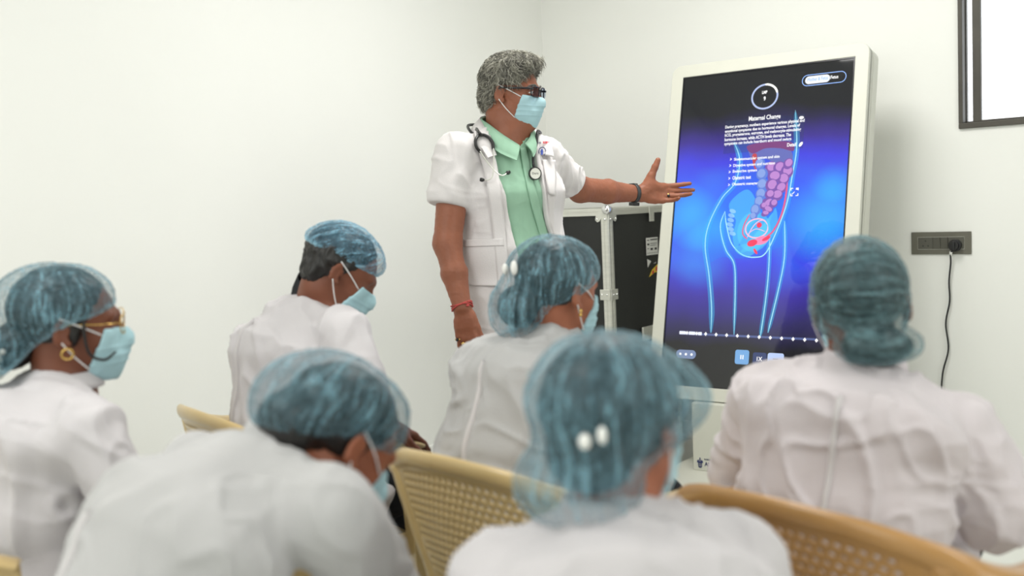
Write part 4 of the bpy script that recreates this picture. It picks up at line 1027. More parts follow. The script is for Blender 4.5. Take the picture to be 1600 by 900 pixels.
def student(label, N, H, phib, phih, pitch=0, roll=0, pelvis=None, sh=.175, El=None, Er=None, Wl=None, Wr=None, coat='coat', skin='skin_mid', rdrop_=0, skirt=.82, phil=None, scoll=.05, seed=1, vox=.0065, fold=.006, bulk=1.0,
            shoes=True, sc=1.0, trousers='black_cloth', seam_dx=0.0, shirt_collar=None, seat=.44, hunch=.03, Rsh=None, Lsh=None, collar_up=None, cut_sleeve=.06):
    N = np.asarray(N, float); f, r = fdir(phib), rdir(phib); P = np.asarray(pelvis, float)
    root = empty('person', (P[0], P[1], 0), label, 'person')
    us = norm(N - P); rdrop = rdrop_; S = {-1: N - us * .100 - r * sh + f * .015 if Lsh is None else np.asarray(Lsh), 1: N - us * .100 + r * sh + f * .015 if Rsh is None else np.asarray(Rsh)}
    S[1] = S[1] - Zv * rdrop
    E = {-1: El, 1: Er}; W = {-1: Wl, 1: Wr}
    for s in (-1, 1):
        if E[s] is None: E[s] = S[s] + f * .09 - Zv * .25 + r * s * .05
        if W[s] is None: W[s] = np.array([*(E[s] + f * .20 - r * s * .09)[:2], seat + .16])
        E[s] = np.asarray(E[s], float); W[s] = np.asarray(W[s], float)
    fl, rl = (f, r) if phil is None else (fdir(phil), rdir(phil))
    hip = {s: P + r * s * .09 - Zv * (P[2] - seat - .085) for s in (-1, 1)}
    kn = {s: hip[s] + fl * .40 + rl * s * .05 for s in (-1, 1)}
    an = {s: np.array([*(kn[s] + fl * .02)[:2], .09]) for s in (-1, 1)}
    h = Head(H, phih, pitch, roll, sc)
    sp = lambda t, b: P + (N - P) * t - f * b
    A1, A2, A3 = sp(.38, hunch * .6), sp(.72, hunch), N - Zv * .065 - f * hunch * .5
    # --- body
    F = Field()
    F.oval(P, A1, r, (.155, .11), (.135, .095), .04); F.oval(A1, A2, r, (.135, .095), (.155, .10), .04); F.oval(A2, A3, r, (.155, .10), (.12, .07), .04)
    add_head(F, h)
    nk = h.w((0, -.022, -.065)); F.cap(N - Zv * .05, nk, .058, .054, .03)
    for s in (-1, 1):
        F.cap(N - Zv * .05, S[s] - r * s * .02, .045, .045, .04); F.cap(S[s], E[s], .045, .038, .02); F.cap(E[s], W[s], .038, .026, .015)
        d = norm(W[s] - E[s]); add_hand(F, W[s], norm(d * .8 + f * .3 - Zv * .1), -Zv - r * s * .2, -s * 1 if True else s, scale=.92)
        F.cap(hip[s], kn[s], .078, .058, .04); F.cap(kn[s], an[s], .056, .036, .02); F.cap(an[s], an[s] + f * .10 - Zv * .045, .036, .025, .02)
    V, Q = F.mesh(.0055); mesh('body', V, Q, M[skin], root)
    body_field = F
    # --- trousers and shoes
    T_ = Field()
    for s in (-1, 1): T_.cap(hip[s], kn[s] + f * .01, .088, .070, .03); T_.cap(kn[s] + f * .01, an[s] + Zv * .02, .070, .052, .02)
    T_.oval(P - r * .02, P + r * .02 - Zv * .03, f, (.12, .12), (.12, .12), .04)
    V, Q = T_.mesh(.010); V = folds(V, vnormals(V, Q), seed + 40, .005, P); mesh('trousers', V, Q, M[trousers], root)
    for s in (-1, 1):
        Sh = Field(); Sh.oval(np.array([*(an[s] - f * .04)[:2], .045]), np.array([*(an[s] + f * .13)[:2], .038]), r, (.040, .040), (.045, .032), .02)
        Sh.add(lambda P_: .004 - P_[..., 2], -np.ones(3) * 9, np.ones(3) * 9, .01, 'i'); V, Q = Sh.mesh(.008); mesh('shoe', V, Q, M['black_cloth'], root)
    # --- coat
    G = Field(); b = bulk
    G.oval(P - Zv * .03, A1, r, (.185 * b, .140 * b), (.178 * b, .128 * b), .05); G.oval(A1, A2, r, (.178 * b, .128 * b), (.188 * b, .130 * b), .05); G.oval(A2, A3, r, (.188 * b, .130 * b), (.13 * b, .085 * b), .05)
    for s in (-1, 1):
        G.cap(N - us * .058 - f * .01, S[s] - r * s * .02 + us * .006, .056, .056, .05)
        G.cap(S[s], E[s], .066 * b, .064 * b, .022)
        We = W[s] - norm(W[s] - E[s]) * cut_sleeve; G.sleeve(E[s], We, .062 * b, .052 * b, .02)
        G.cap(hip[s] - Zv * .01, hip[s] + (kn[s] - hip[s]) * skirt, .105, .088, .05)
    V, Q = G.mesh(vox); Nn = vnormals(V, Q); cr = []
    for s in (-1, 1):
        top = S[s] - r * s * .045 + Zv * .05 - f * .06; mid = S[s] - r * s * .055 - Zv * .10 - f * .10; low_ = S[s] - r * s * .03 - Zv * .17 - f * .04
        cr += [(top, mid, .010, .0045), (mid, low_, .014, .010), (low_, low_ - r * s * .10 - Zv * .06 - f * .05, .014, .008), (low_ + Zv * .03, low_ + Zv * .05 + r * s * .06 - f * .03, .012, .008),
               (E[s] - f * .05 + Zv * .02, E[s] + Zv * .06 + r * s * .04, .012, .007), (E[s] - f * .06 - Zv * .01, E[s] + f * .04 + r * s * .06 - Zv * .01, .012, .006)]
    V = folds(V, Nn, seed, fold, P, creases=cr)
    ct = mesh('lab_coat', V, Q, M[coat], root); ct['label'] = 'white lab coat'
    # back seam: a sewn ridge down the centre of the back
    t = np.linspace(0, 1, 26)
    start = (N - Zv * .045)[None] * (1 - t)[:, None] + (P + Zv * .02)[None] * t[:, None] - f * .5 + r * seam_dx
    d_ = np.stack([start + r * o_ for o_ in (-.0045, 0, .0045)], 1)
    Sg = trace(G, d_, f, mx=.8, off=.0)
    # follow the folded cloth: push to the nearest displaced vertex along f
    flat = Sg.reshape(-1, 3); out = []
    vv = V[(V - P) @ f < .1]
    for p in flat:
        w_ = vv - p; al = w_ @ f; lat = (w_ ** 2).sum(1) - al ** 2; k_ = np.where((lat < .009 ** 2) & (np.abs(al) < .05))[0]; off = al[k_].min() if len(k_) else 0; out.append(p + f * (off - .001))
    Sg = np.array(out).reshape(Sg.shape); Sg[:, 0] += f * .003; Sg[:, 2] += f * .003
    n0, m0 = Sg.shape[:2]; A_ = Sg.reshape(-1, 3) - f * .0035; B_ = Sg.reshape(-1, 3) + f * .012; Fq = []
    for i in range(n0 - 1):
        for j in range(m0 - 1): a = i * m0 + j; Fq.append((a, a + m0, a + m0 + 1, a + 1))
        a = i * m0; Fq.append((a, n0 * m0 + a, n0 * m0 + a + m0, a + m0)); a = i * m0 + m0 - 1; Fq.append((a, a + m0, n0 * m0 + a + m0, n0 * m0 + a))
    mesh('back_seam', np.vstack([A_, B_]), Fq, M['seam'], ct, origin=world_loc(ct))
    up = norm(nk - (N - Zv * .05)) if collar_up is None else norm(collar_up)
    cu = norm(up + Zv * .9); band(N - Zv * .030 + f * .006, cu, .080, .068, .032, parent=ct, material=M[coat], front=f, name='collar')
    if shirt_collar: band(N - Zv * .012 + f * .012, norm(up + Zv * .2), .074, .065, scoll, parent=root, material=M[shirt_collar], front=f, name='shirt_collar')
    return dict(root=root, h=h, coat=G, body=body_field, f=f, r=r, N=N, P=P, S=S, E=E, W=W)
BUN = lambda c, r=.042: (c, (r * 1.05, r, r), .02)

def flat_z(p, z): p = np.array(p, float); p[2] = z; return p
# --- student 1: far left, profile to the right
N1 = at(98, 586, 2.12); P1 = flat_z(N1 - fdir(55) * .10, .55)
s1 = student('person at far left in profile with gold earring, spectacles and bun under blue cap', N1, at(107, 506, 2.12), 50, 66, 3, -4, P1, coat='coat', skin='skin_dark', phil=76, seed=11, seat=.46,
             Er=at(208, 800, 1.96), Wr=at(262, 935, 2.05), El=None, sh=.188, bulk=1.0, fold=.010, hunch=.04)
make_hair(s1['h'], s1['root'], extra=[((0, -.112, -.045), (.05, .05, .045), .02), ((.060, .012, .0), (.018, .018, .045), .02), ((-.060, .012, .0), (.018, .018, .045), .02)], cut=(.03, .55))
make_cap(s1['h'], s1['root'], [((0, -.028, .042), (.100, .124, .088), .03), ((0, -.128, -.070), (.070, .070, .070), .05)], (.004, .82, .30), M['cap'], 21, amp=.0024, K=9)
make_mask(s1['h'], s1['root'])
h = s1['h']
def lens_rim(h, s, name='lens_rim', w_=.022, hh=.017, material=None, c=(.033, .108, .004), thick=.0012):
    n = 24; a = np.linspace(0, 2 * math.pi, n + 1)[:-1]; e = .55
    pts = [h.w((s * c[0] + w_ * np.sign(math.cos(t)) * abs(math.cos(t)) ** e, c[1] - .12 * (abs(math.cos(t)) if s * math.cos(t) > 0 else 0) * .08, c[2] + hh * np.sign(math.sin(t)) * abs(math.sin(t)) ** e)) for t in a]
    return tube(pts, thick, 8, closed=True)
gl = mesh('spectacles', *join([lens_rim(h, 1, w_=.024, hh=.021), lens_rim(h, -1, w_=.024, hh=.021)] + [tube([h.w((s * .056, .106, .008)), h.w((s * .076, .06, .008)), h.w((s * .081, -.015, .010))], .0011, 6) for s in (-1, 1)]), M['gold'], s1['root'])
mesh('earring', *tube([h.w((.086 + .002 * math.sin(t), -.004 + .011 * math.cos(t), -.048 + .011 * math.sin(t))) for t in np.linspace(0, 6.28, 18)[:-1]], .0022, 8, closed=True), M['gold'], s1['root'])
mesh('hair_lock', *tube(smooth_path([h.w(p) for p in ((.072, .028, .040), (.078, .028, -.010), (.076, .038, -.052), (.070, .066, -.066), (.060, .088, -.052))], 6), np.linspace(.0045, .0022, 25), 8), M['hair'], s1['root'])
rng = np.random.RandomState(3); sc_ = []
for k in range(150):
    t = rng.uniform(0, 6.28); rr = rng.uniform(.030, .055); q_ = norm(np.array([.80, -.50, .30]) + rng.normal(0, .33, 3)); p = h.w(np.array([0, -.128, -.068]) + q_ * rng.uniform(.060, .0705))
    sc_.append(ellipsoid(p, (rng.uniform(.0035, .0065),) * 3, None, 8, 5))
mesh('lace_scrunchie', *join(sc_), M['scrunchie'], s1['root'])

# --- student 2: man, head bowed to the right
N2 = at(488, 462, 2.72); P2 = flat_z(N2 - fdir(58) * .10 + rdir(58) * .01, .545)
s2 = student('person with bowed head, black shirt collar and blue mask, seated before the left wall', N2, at(531, 424, 2.68), 55, 76, 34, 0, P2, sh=.19, coat='coat', skin='skin_dark', seed=31, bulk=1.02,
             Er=at(570, 640, 2.48), Wr=at(606, 662, 2.56), skirt=.40, shirt_collar='black_cloth', scoll=.062, hunch=.06, fold=.009, sc=.98, seat=.45)
make_hair(s2['h'], s2['root'], extra=[((0, -.060, -.032), (.060, .036, .038), .02)], cut=(.015, .62), amp=.004, seed=5)
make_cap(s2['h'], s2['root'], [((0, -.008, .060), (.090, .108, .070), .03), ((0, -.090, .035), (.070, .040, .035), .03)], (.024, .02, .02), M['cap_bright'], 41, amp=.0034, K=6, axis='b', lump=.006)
make_mask(s2['h'], s2['root'])

# --- student 4: woman in the middle, looking right
N4 = at(860, 514, 2.42); P4 = flat_z(N4 - fdir(45) * .20, .55)
s4 = student('person with white hair clip and bun under blue cap, seated just before the standing one', N4, at(872, 454, 2.42), 46, 50, 6, -3, P4, sh=.165, coat='coat_grey', skin='skin_mid', seed=51, Wr=at(1000, 800, 2.35),
             bulk=1.0, hunch=.05, fold=.010, seat=.45)
h = s4['h']
make_hair(h, s4['root'], extra=[((-.012, -.112, -.040), (.048, .046, .048), .02)])
make_cap(h, s4['root'], [((0, -.020, .046), (.098, .120, .085), .03), ((-.012, -.118, -.046), (.068, .064, .070), .05)], (-.018, .85, .55), M['cap'], 61, amp=.0030, K=6, lump=.006)
make_mask(h, s4['root'])
mesh('hair_clip', *join([ellipsoid(h.w((.012, -.152, .050)), (.008, .008, .017), None, 12, 8), ellipsoid(h.w((-.022, -.150, .045)), (.007, .007, .013), None, 12, 8)]), M['clip'], s4['root'])
mesh('earring', *join([ellipsoid(h.w((.086, -.004, -.04 - .009 * k)), (.004, .004, .005), None, 8, 6) for k in range(2)]), M['gold'], s4['root'])

# --- student 6: woman at right, seen from behind
N6 = at(1346, 552, 1.88); P6 = flat_z(N6 - fdir(30) * .10 - rdir(30) * .045, .55)
s6 = student('person in pinkish white coat at right, back to us, teal cap over low bun', N6, at(1343, 478, 1.88), 30, 12, 0, 2, P6, sh=.172, coat='coat_pink', skin='skin_dark', seed=71,
             rdrop_=.03, Er=at(1556, 800, 1.80), Wr=at(1560, 800, 2.03), El=at(1158, 735, 2.08), Wl=at(1185, 800, 2.2), bulk=1.03, fold=.009, hunch=.04, vox=.006, seat=.45)
h = s6['h']
make_hair(h, s6['root'], extra=[((.015, -.085, -.065), (.060, .040, .034), .03)])
make_cap(h, s6['root'], [((0, -.015, .040), (.084, .114, .088), .03), ((0, -.01, -.01), (.086, .090, .062), .03), ((.018, -.090, -.062), (.076, .048, .040), .022)], (-.066, .35, .75), M['cap_dark'], 81, axis='r', amp=.0030, K=8, lump=.004)
make_mask(h, s6['root'])

# --- student 3: bent forward, foreground left
N3 = at(430, 690, 1.60); P3 = flat_z(N3 - fdir(50) * .32 + rdir(52) * .03, .50)
s3 = student('person in the foreground bent far forward, cap tilted down to the right', N3, at(527, 692, 1.63), 50, 50, 38, 0, P3, phil=8, Rsh=at(520, 808, 1.46), Er=(-.23, 1.56, .68), Wr=(-.38, 1.74, .60), Wl=(-.54, 1.84, .60), sh=.178, coat='coat_grey', skin='skin_mid', seed=91, vox=.007,
             bulk=1.05, hunch=.07, fold=.007, seat=.40)
h = s3['h']
make_hair(h, s3['root'], extra=[((0, -.09, -.01), (.065, .05, .05), .02)])
make_cap(h, s3['root'], [((0, -.022, .055), (.098, .122, .080), .03), ((0, -.105, .015), (.082, .065, .060), .04)], (-.002, .42, .14), M['cap'], 101, amp=.0028, K=6, lump=.008)
make_mask(h, s3['root'])

# --- student 5: nearest head, centre
N5 = at(960, 778, 1.37); P5 = flat_z(N5 - fdir(0) * .10, .49)
s5 = student('nearest person, large round blue cap with a gold hair clip, centre foreground', N5, at(962, 664, 1.38), -2, 32, 2, 2, P5, sh=.165, coat='coat', skin='skin_mid', seed=111, vox=.007,
             bulk=1.0, hunch=.05, fold=.006, seat=.38)
h = s5['h']
make_hair(h, s5['root'], extra=[((0, -.08, -.03), (.060, .036, .044), .02)], base=((0, -.018, .035), (.089, .107, .090)))
make_cap(h, s5['root'], [((0, -.020, .036), (.106, .128, .096), .03), ((-.025, -.07, -.065), (.088, .072, .066), .03), ((.03, .045, .030), (.080, .078, .055), .03)], (-.115, .10, .45), M['cap'], 121, amp=.0026, K=6, lump=.008)
make_mask(h, s5['root'])
mesh('hair_clip', *join([ellipsoid(h.w((.030, -.146, .006)), (.008, .006, .010), None, 12, 8), ellipsoid(h.w((.052, -.142, .014)), (.006, .006, .011), None, 12, 8)]), M['clip'], s5['root'])
mesh('spectacles', *join([lens_rim(h, 1), lens_rim(h, -1)] + [tube([h.w((s * .056, .106, .008)), h.w((s * .078, .05, .006)), h.w((s * .081, -.015, .008))], .0014, 6) for s in (-1, 1)]), M['black_gloss'], s5['root'])

# ================================================================== chairs under them
def under(P, phi, back=.05): return P[:2] + (fdir(phi) * back)[:2]
chair(s1['P'][0] - .13, s1['P'][1] + .0, 84, 'beige lattice-back plastic chair at the lower left corner under the person with gold earring')
chair(-.603, 2.68, 52, 'pale beige lattice-back plastic chair by the left wall under the person with black collar')
chair(.045, 2.10, 46, 'golden beige lattice-back plastic chair in the centre under the person with white hair clip')
chair(.60, 1.715, 51, 'brown-gold lattice-back plastic chair at lower right under the person in pinkish coat', 'plastic_brown')
stool(*s3['P'][:2], 50, .375, 'low beige plastic stool under the person bent forward'); stool(*s5['P'][:2], 0, .355, 'low beige plastic stool under the nearest person')

# ================================================================== the standing doctor
DB = 148; f, r = fdir(DB), rdir(DB)
DN = at(792, 200, 3.40)
def dl(xr, yf, z, o=None):      # doctor's frame: r (his right), f (his front), absolute height
    p = (DN if o is None else o) + r * xr + f * yf; p = p.copy(); p[2] = z; return p
doc = empty('person', (DN[0], DN[1], 0), 'standing grey-haired person in open white coat and mint shirt, arm out toward the screen', 'person')
dh = Head(at(800, 146, 3.38), 113, 5, 0, .93)
Sr = at(714, 238, 3.30); Sl = at(852, 244, 3.50)
Er = at(699, 380, 3.27); Wr_ = at(723, 484, 3.21)
El = at(906, 296, 3.69); Wl_ = at(1000, 303, 3.86)
pel = dl(0, -.02, .95); wst = dl(0, -.01, 1.12); chs = dl(0, .0, 1.32); upc = dl(0, .0, 1.45)
F = Field()
F.oval(pel, wst, r, (.155, .11), (.150, .115), .04); F.oval(wst, chs, r, (.150, .115), (.165, .115), .04); F.oval(chs, upc, r, (.165, .115), (.13, .075), .04)
add_head(F, dh)
F.cap(DN - Zv * .06, dh.w((0, -.028, -.07)), .066, .062, .03)
F.cap(dh.w((0, .055, -.105)), DN - Zv * .02 + f * .03, .034, .05, .03)
for s, S_, E_, W_ in ((1, Sr, Er, Wr_), (-1, Sl, El, Wl_)):
    F.cap(DN - Zv * .08, S_, .06, .058, .04); F.cap(S_, E_, .056, .045, .02); F.oval(E_, E_ + (W_ - E_) * .45, [0, 0, 1], (.045, .043), (.043, .038), .02, cap=.9)
    F.oval(E_ + (W_ - E_) * .45, W_, [0, 0, 1] if s < 0 else r, (.043, .038), (.029, .024), .02)
# hanging right hand, back toward the viewer
tipsR, sR = add_hand(F, Wr_, np.array([.10, -.02, -1]), np.array([.25, 1, .1]), 1, curl=(.22, .20, .22, .26), spread=.10, scale=.99, thumb=np.array([.42, .1, -1]), tcurl=.12, k=.003)
# open left hand, palm up and toward the viewer
dL = norm(np.array([1, .10, -.03])); nL = np.array([-.12, -.97, .22])
tipsL, sL = add_hand(F, Wl_, dL, nL, -1, curl=(.06, .08, .30, .50), base_curl=(.10, -.10, .30, .75), spread=.08, scale=1.06, thumb=np.array([.50, .02, 1.0]), tcurl=-.02, k=.003, tr=1.22)
F.cap(Wl_ + dL * .015 + Zv * .004, Wl_ + dL * .045 + Zv * .032, .022, .019, .02); F.cap(Wl_ + dL * .045 + Zv * .030, Wl_ + dL * .082 + Zv * .026, .012, .010, .02)
for s in (-1, 1):
    hp = pel + r * s * .085; kn = dl(s * .10, .01, .50); an = dl(s * .11, -.01, .09)
    F.cap(hp, kn, .085, .058, .05); F.cap(kn, an, .055, .040, .02); F.cap(an, an + f * .14 - Zv * .05, .038, .028, .02)
V, Q = F.mesh(.0038); V = V + vnormals(V, Q) * (.0006 * vnoise(V * 160, 5))[:, None]
dbody = mesh('body', V, Q, M['skin_doctor'], doc); BF = F
# nails, eyes
eye_w = mat('eye_white', (.75, .72, .68, 1), .2); iris = mat('brown_iris', (.03, .015, .01, 1), .15)
for s in (-1, 1):
    ey = mesh('eye', *ellipsoid(dh.w((s * .031, .0795, .001)), (.0125,) * 3, None, 16, 12), eye_w, doc)
    mesh('iris', *ellipsoid(dh.w((s * .031, .0895, .0)), np.array((.0055, .0035, .0055)), dh.B, 12, 8), iris, ey, origin=world_loc(ey))
    for a_, b_ in ((.012, .0065), (-.008, -.004)):
        mesh('eyelid', *tube(smooth_path([dh.w((s * (.031 + t * .017), .0885 - .022 * t * t + .002, a_ * (1 - t * t) * .72 - .001)) for t in (-1, -.5, 0, .5, 1)], 4), .0036, 8), M['skin_doctor'], doc)
    mesh('eyebrow', *tube(smooth_path([dh.w((s * x, y, z)) for x, y, z in ((.012, .0975, .021), (.028, .097, .027), (.045, .088, .024), (.054, .078, .017))], 5), np.linspace(.0042, .002, 16), 8), M['grey_hair_dark'], doc)
# --- trousers, shoes
T_ = Field()
for s in (-1, 1):
    hp = pel + r * s * .085; kn = dl(s * .10, .01, .50); an = dl(s * .11, -.01, .06); T_.cap(hp, kn, .105, .088, .05); T_.sleeve(kn, an, .088, .082, .03)
V, Q = T_.mesh(.009); V = folds(V, vnormals(V, Q), 7, .006, pel); mesh('trousers', V, Q, M['beige_cloth'], doc)
for s in (-1, 1):
    Sh = Field(); Sh.oval(dl(s * .11, -.05, .045), dl(s * .12, .17, .036), r, (.042, .045), (.046, .034), .02); Sh.add(lambda P_: .004 - P_[..., 2], -np.ones(3) * 9, np.ones(3) * 9, .01, 'i')
    V, Q = Sh.mesh(.006); mesh('shoe', V, Q, M['black_rubber'], doc)
# --- shirt
G = Field()
G.oval(dl(0, -.01, .90), wst, r, (.160, .125), (.158, .130), .04); G.oval(wst, chs, r, (.158, .130), (.170, .127), .04); G.oval(chs, upc, r, (.170, .127), (.13, .085), .04)
G.cap(DN - Zv * .07 - f * .01, DN - Zv * .04, .080, .076, .03)
for s, S_ in ((1, Sr), (-1, Sl)): G.cap(DN - Zv * .085, S_, .056, .050, .04); 
vn = at(812, 216, 3.40) + f * .12
G.cap(vn + Zv * .065 - f * .02, vn - Zv * .036 - f * .01, .062, .008, .006, 's')
V, Q = G.mesh(.005)
V = folds(V, vnormals(V, Q), 23, .0035, pel); shirt = mesh('shirt', V, Q, M['shirt'], doc); SF = G
# --- coat
K = Field()
K.oval(dl(.0, -.01, .74), dl(.0, -.01, 1.0), r, (.215, .165), (.200, .155), .04); K.oval(dl(0, -.01, 1.0), wst, r, (.200, .155), (.188, .148), .04)
K.oval(wst, chs, r, (.188, .148), (.190, .145), .05); K.oval(chs, upc, r, (.190, .145), (.14, .098), .05)
K.add(lambda P: .735 - P[..., 2], [-9, -9, -9], [9, 9, 9], .01, 'i')
K.cap(DN - Zv * .065 - f * .015, DN - Zv * .045 - f * .01, .086, .080, .04)
for s, S_ in ((1, Sr), (-1, Sl)): K.cap(DN - Zv * .078, S_ - r * s * .01, .062, .062, .05)
K.sleeve(Sr, at(698, 322, 3.28), .068, .066, .03); K.sleeve(Sl, at(890, 286, 3.645), .064, .068, .03)
zk = np.array([.70, .90, 1.11, 1.22, 1.33, 1.54, 1.62]); xa = np.array([-.17, -.15, -.118, -.062, -.046, -.060, -.070]); xb = np.array([.035, .05, .062, .078, .100, .105, .105])
def opening(P):
    q = P - DN; x = q @ r; y = q @ f; z = P[..., 2]; lo_ = np.interp(z, zk, xa); hi_ = np.interp(z, zk, xb)
    return np.maximum(np.maximum(lo_ - x, x - hi_), .02 - y)
K.add(opening, DN + np.array([-.45, -.45, -1.2]), DN + np.array([.45, .45, .2]), .012, 's')
V, Q = K.mesh(.005); Nn = vnormals(V, Q)
cr = [(at(735, 215, 3.1), at(748, 330, 3.1), .010, .006), (at(722, 300, 3.1), at(735, 235, 3.1), .012, .010), (at(700, 250, 3.15), at(722, 300, 3.15), .012, .006), (at(690, 235, 3.2), at(690, 300, 3.2), .012, .005),
      (at(727, 330, 3.15), at(757, 440, 3.15), .012, .007), (at(760, 280, 3.15), at(785, 470, 3.15), .010, .006), (at(868, 240, 3.45), at(862, 300, 3.4), .010, .008), (at(880, 250, 3.45), at(866, 282, 3.45), .010, .006), (at(745, 380, 3.1), at(735, 520, 3.15), .012, .008)]
V0_ = V; V = folds(V, Nn, 77, .0075, pel, creases=cr)
dmp = np.clip(np.abs(opening(V0_)) / .03, .0, 1)
for S_, e_ in ((Sr, at(698, 322, 3.28)), (Sl, at(890, 286, 3.645))):
    ax_ = norm(e_ - S_); t_ = (V0_ - e_) @ ax_; rad_ = np.linalg.norm(V0_ - e_ - t_[:, None] * ax_, axis=1); dmp = np.where((rad_ < .10) & (t_ > -.03), np.minimum(dmp, np.clip(-t_ / .03, 0, 1)), dmp)
dmp = np.minimum(dmp, np.clip((V0_[:, 2] - .745) / .05, 0, 1)); V = V0_ + (V - V0_) * dmp[:, None]
dcoat = mesh('lab_coat', V, Q, M['coat_doc'], doc); dcoat['label'] = 'short-sleeved white lab coat, worn open'
def rays(px): px = np.asarray(px, float); return np.stack([[ray(*p) for p in row] for row in px]) if px.ndim == 3 else np.stack([ray(*p) for p in px])
def quadgrid(a, b, n):
    """a, b: two polylines of the photograph -> grid between them"""
    a = smooth_path(np.array(a, float), 6); b = smooth_path(np.array(b, float), 6); t = np.linspace(0, 1, n)[None, :, None]; return a[:, None] * (1 - t) + b[:, None] * t
def patch(name, field, a, b, material, parent, thick=.003, off=.004, n=6, near=2.9):
    g = quadgrid(a, b, n); d = rays(g); P = CAM + d * near; V, F = drape(field, P, d, thick, off)
    return mesh(name, V, F, material, parent, origin=world_loc(parent))
CS = Field(); CS.ops = K.ops[:-1]                     # the coat before its opening is cut
patch('lapel', K, [(763, 196), (768, 225), (777, 262), (783, 300), (788, 345), (793, 400), (798, 460)], [(741, 204), (748, 235), (757, 270), (764, 310), (769, 350), (774, 400), (779, 460)], M['coat_doc'], dcoat, .003, .006)
patch('lapel', K, [(829, 214), (834, 240), (838, 262), (843, 295), (851, 340), (862, 390)], [(836, 211), (841, 235), (846, 262), (852, 298), (859, 345), (869, 395)], M['coat_doc'], dcoat, .003, .006)
patch('pocket', K, [(724, 376), (723, 400), (724, 430), (735, 446)], [(786, 374), (787, 400), (788, 430), (780, 447)], M['coat_doc'], dcoat, .0035, .005, n=10)
patch('pocket_hem', K, [(724, 375), (724, 386)], [(786, 373), (787, 384)], M['coat_doc'], dcoat, .006, .006, n=10)
patch('breast_pocket', K, [(848, 250), (852, 275), (858, 303)], [(867, 250), (868, 280), (866, 306)], M['coat_doc'], dcoat, .0035, .005)
# raised coat collar round the neck
def wedge_collar(name, pts_in, pts_out, material, parent, th=.005):
    A_ = smooth_path(np.array(pts_in), 8); B_ = smooth_path(np.array(pts_out), 8); n = len(A_); rows = []
    m_ = (A_ + B_) / 2; c_ = DN - Zv * .0
    for k, t in enumerate(np.linspace(0, 1, 6)):
        p = A_ * (1 - t) + B_ * t; bulge = norm((p - c_) * np.array([1, 1, 0])) * (.010 * math.sin(math.pi * t)); rows.append(p + bulge)
    G_ = np.stack(rows, 1); eps = norm(np.cross(np.gradient(G_, axis=0), np.gradient(G_, axis=1)))
    out = norm((G_ - c_) * np.array([1, 1, .3])); sg = np.sign((eps * out).sum(-1, keepdims=True)); eps = eps * sg
    a, b = (G_ + eps * th / 2).reshape(-1, 3), (G_ - eps * th / 2).reshape(-1, 3); F_ = []; n0, m0 = G_.shape[:2]; N_ = n0 * m0
    for i in range(n0 - 1):
        for j in range(m0 - 1): q = i * m0 + j; F_.append((q, q + 1, q + m0 + 1, q + m0)); F_.append((N_ + q + m0, N_ + q + m0 + 1, N_ + q + 1, N_ + q))
        for j in (0, m0 - 1): q = i * m0 + j; F_.append((q, q + m0, N_ + q + m0, N_ + q))
    for i in (0, n0 - 1):
        for j in range(m0 - 1): q = i * m0 + j; F_.append((q, q + 1, N_ + q + 1, N_ + q))
    return mesh(name, np.vstack([a, b]), F_, material, parent, origin=world_loc(parent))
def nk_(x, y, z): return DN + r * x + f * y + Zv * z
wedge_collar('coat_collar', [nk_(.098, .085, -.095), nk_(.098, .045, -.035), nk_(.088, -.005, .012), nk_(.062, -.062, .040), nk_(0, -.088, .050), nk_(-.062, -.062, .040), nk_(-.088, -.005, .012), nk_(-.082, .045, -.035), nk_(-.070, .085, -.095)],
             [nk_(.142, .105, -.105), nk_(.150, .060, -.055), nk_(.135, -.005, -.035), nk_(.092, -.090, -.028), nk_(0, -.122, -.020), nk_(-.092, -.090, -.028), nk_(-.130, -.005, -.035), nk_(-.128, .060, -.055), nk_(-.112, .105, -.105)], M['coat_doc'], dcoat)
wedge_collar('shirt_collar', [nk_(.018, .100, -.065), nk_(.058, .070, -.030), nk_(.078, .020, .008), nk_(.068, -.045, .035), nk_(0, -.076, .045), nk_(-.068, -.045, .035), nk_(-.076, .020, .008), nk_(-.042, .078, -.030), nk_(-.004, .100, -.060)],
             [nk_(.050, .130, -.115), nk_(.092, .090, -.085), nk_(.098, .030, -.045), nk_(.082, -.055, -.010), nk_(0, -.092, .0), nk_(-.082, -.055, -.010), nk_(-.084, .030, -.036), nk_(-.048, .098, -.076), nk_(-.016, .128, -.104)], M['shirt'], shirt, .004)
patch('placket', SF, [(812, 232), (817, 260), (823, 290), (830, 320), (839, 350), (846, 375)], [(822, 230), (828, 260), (835, 290), (843, 320), (851, 350), (858, 375)], M['shirt'], shirt, .003, .004)
for px, py in ((823, 246), (829, 277), (836, 306), (840, 334), (845, 358)):
    p = trace(SF, at(px, py, 2.9)[None], ray(px, py)[None])[0]; mesh('button', *ellipsoid(p - f * .006, (.005, .005, .005), None, 10, 6), M['shirt'], shirt, origin=world_loc(shirt))
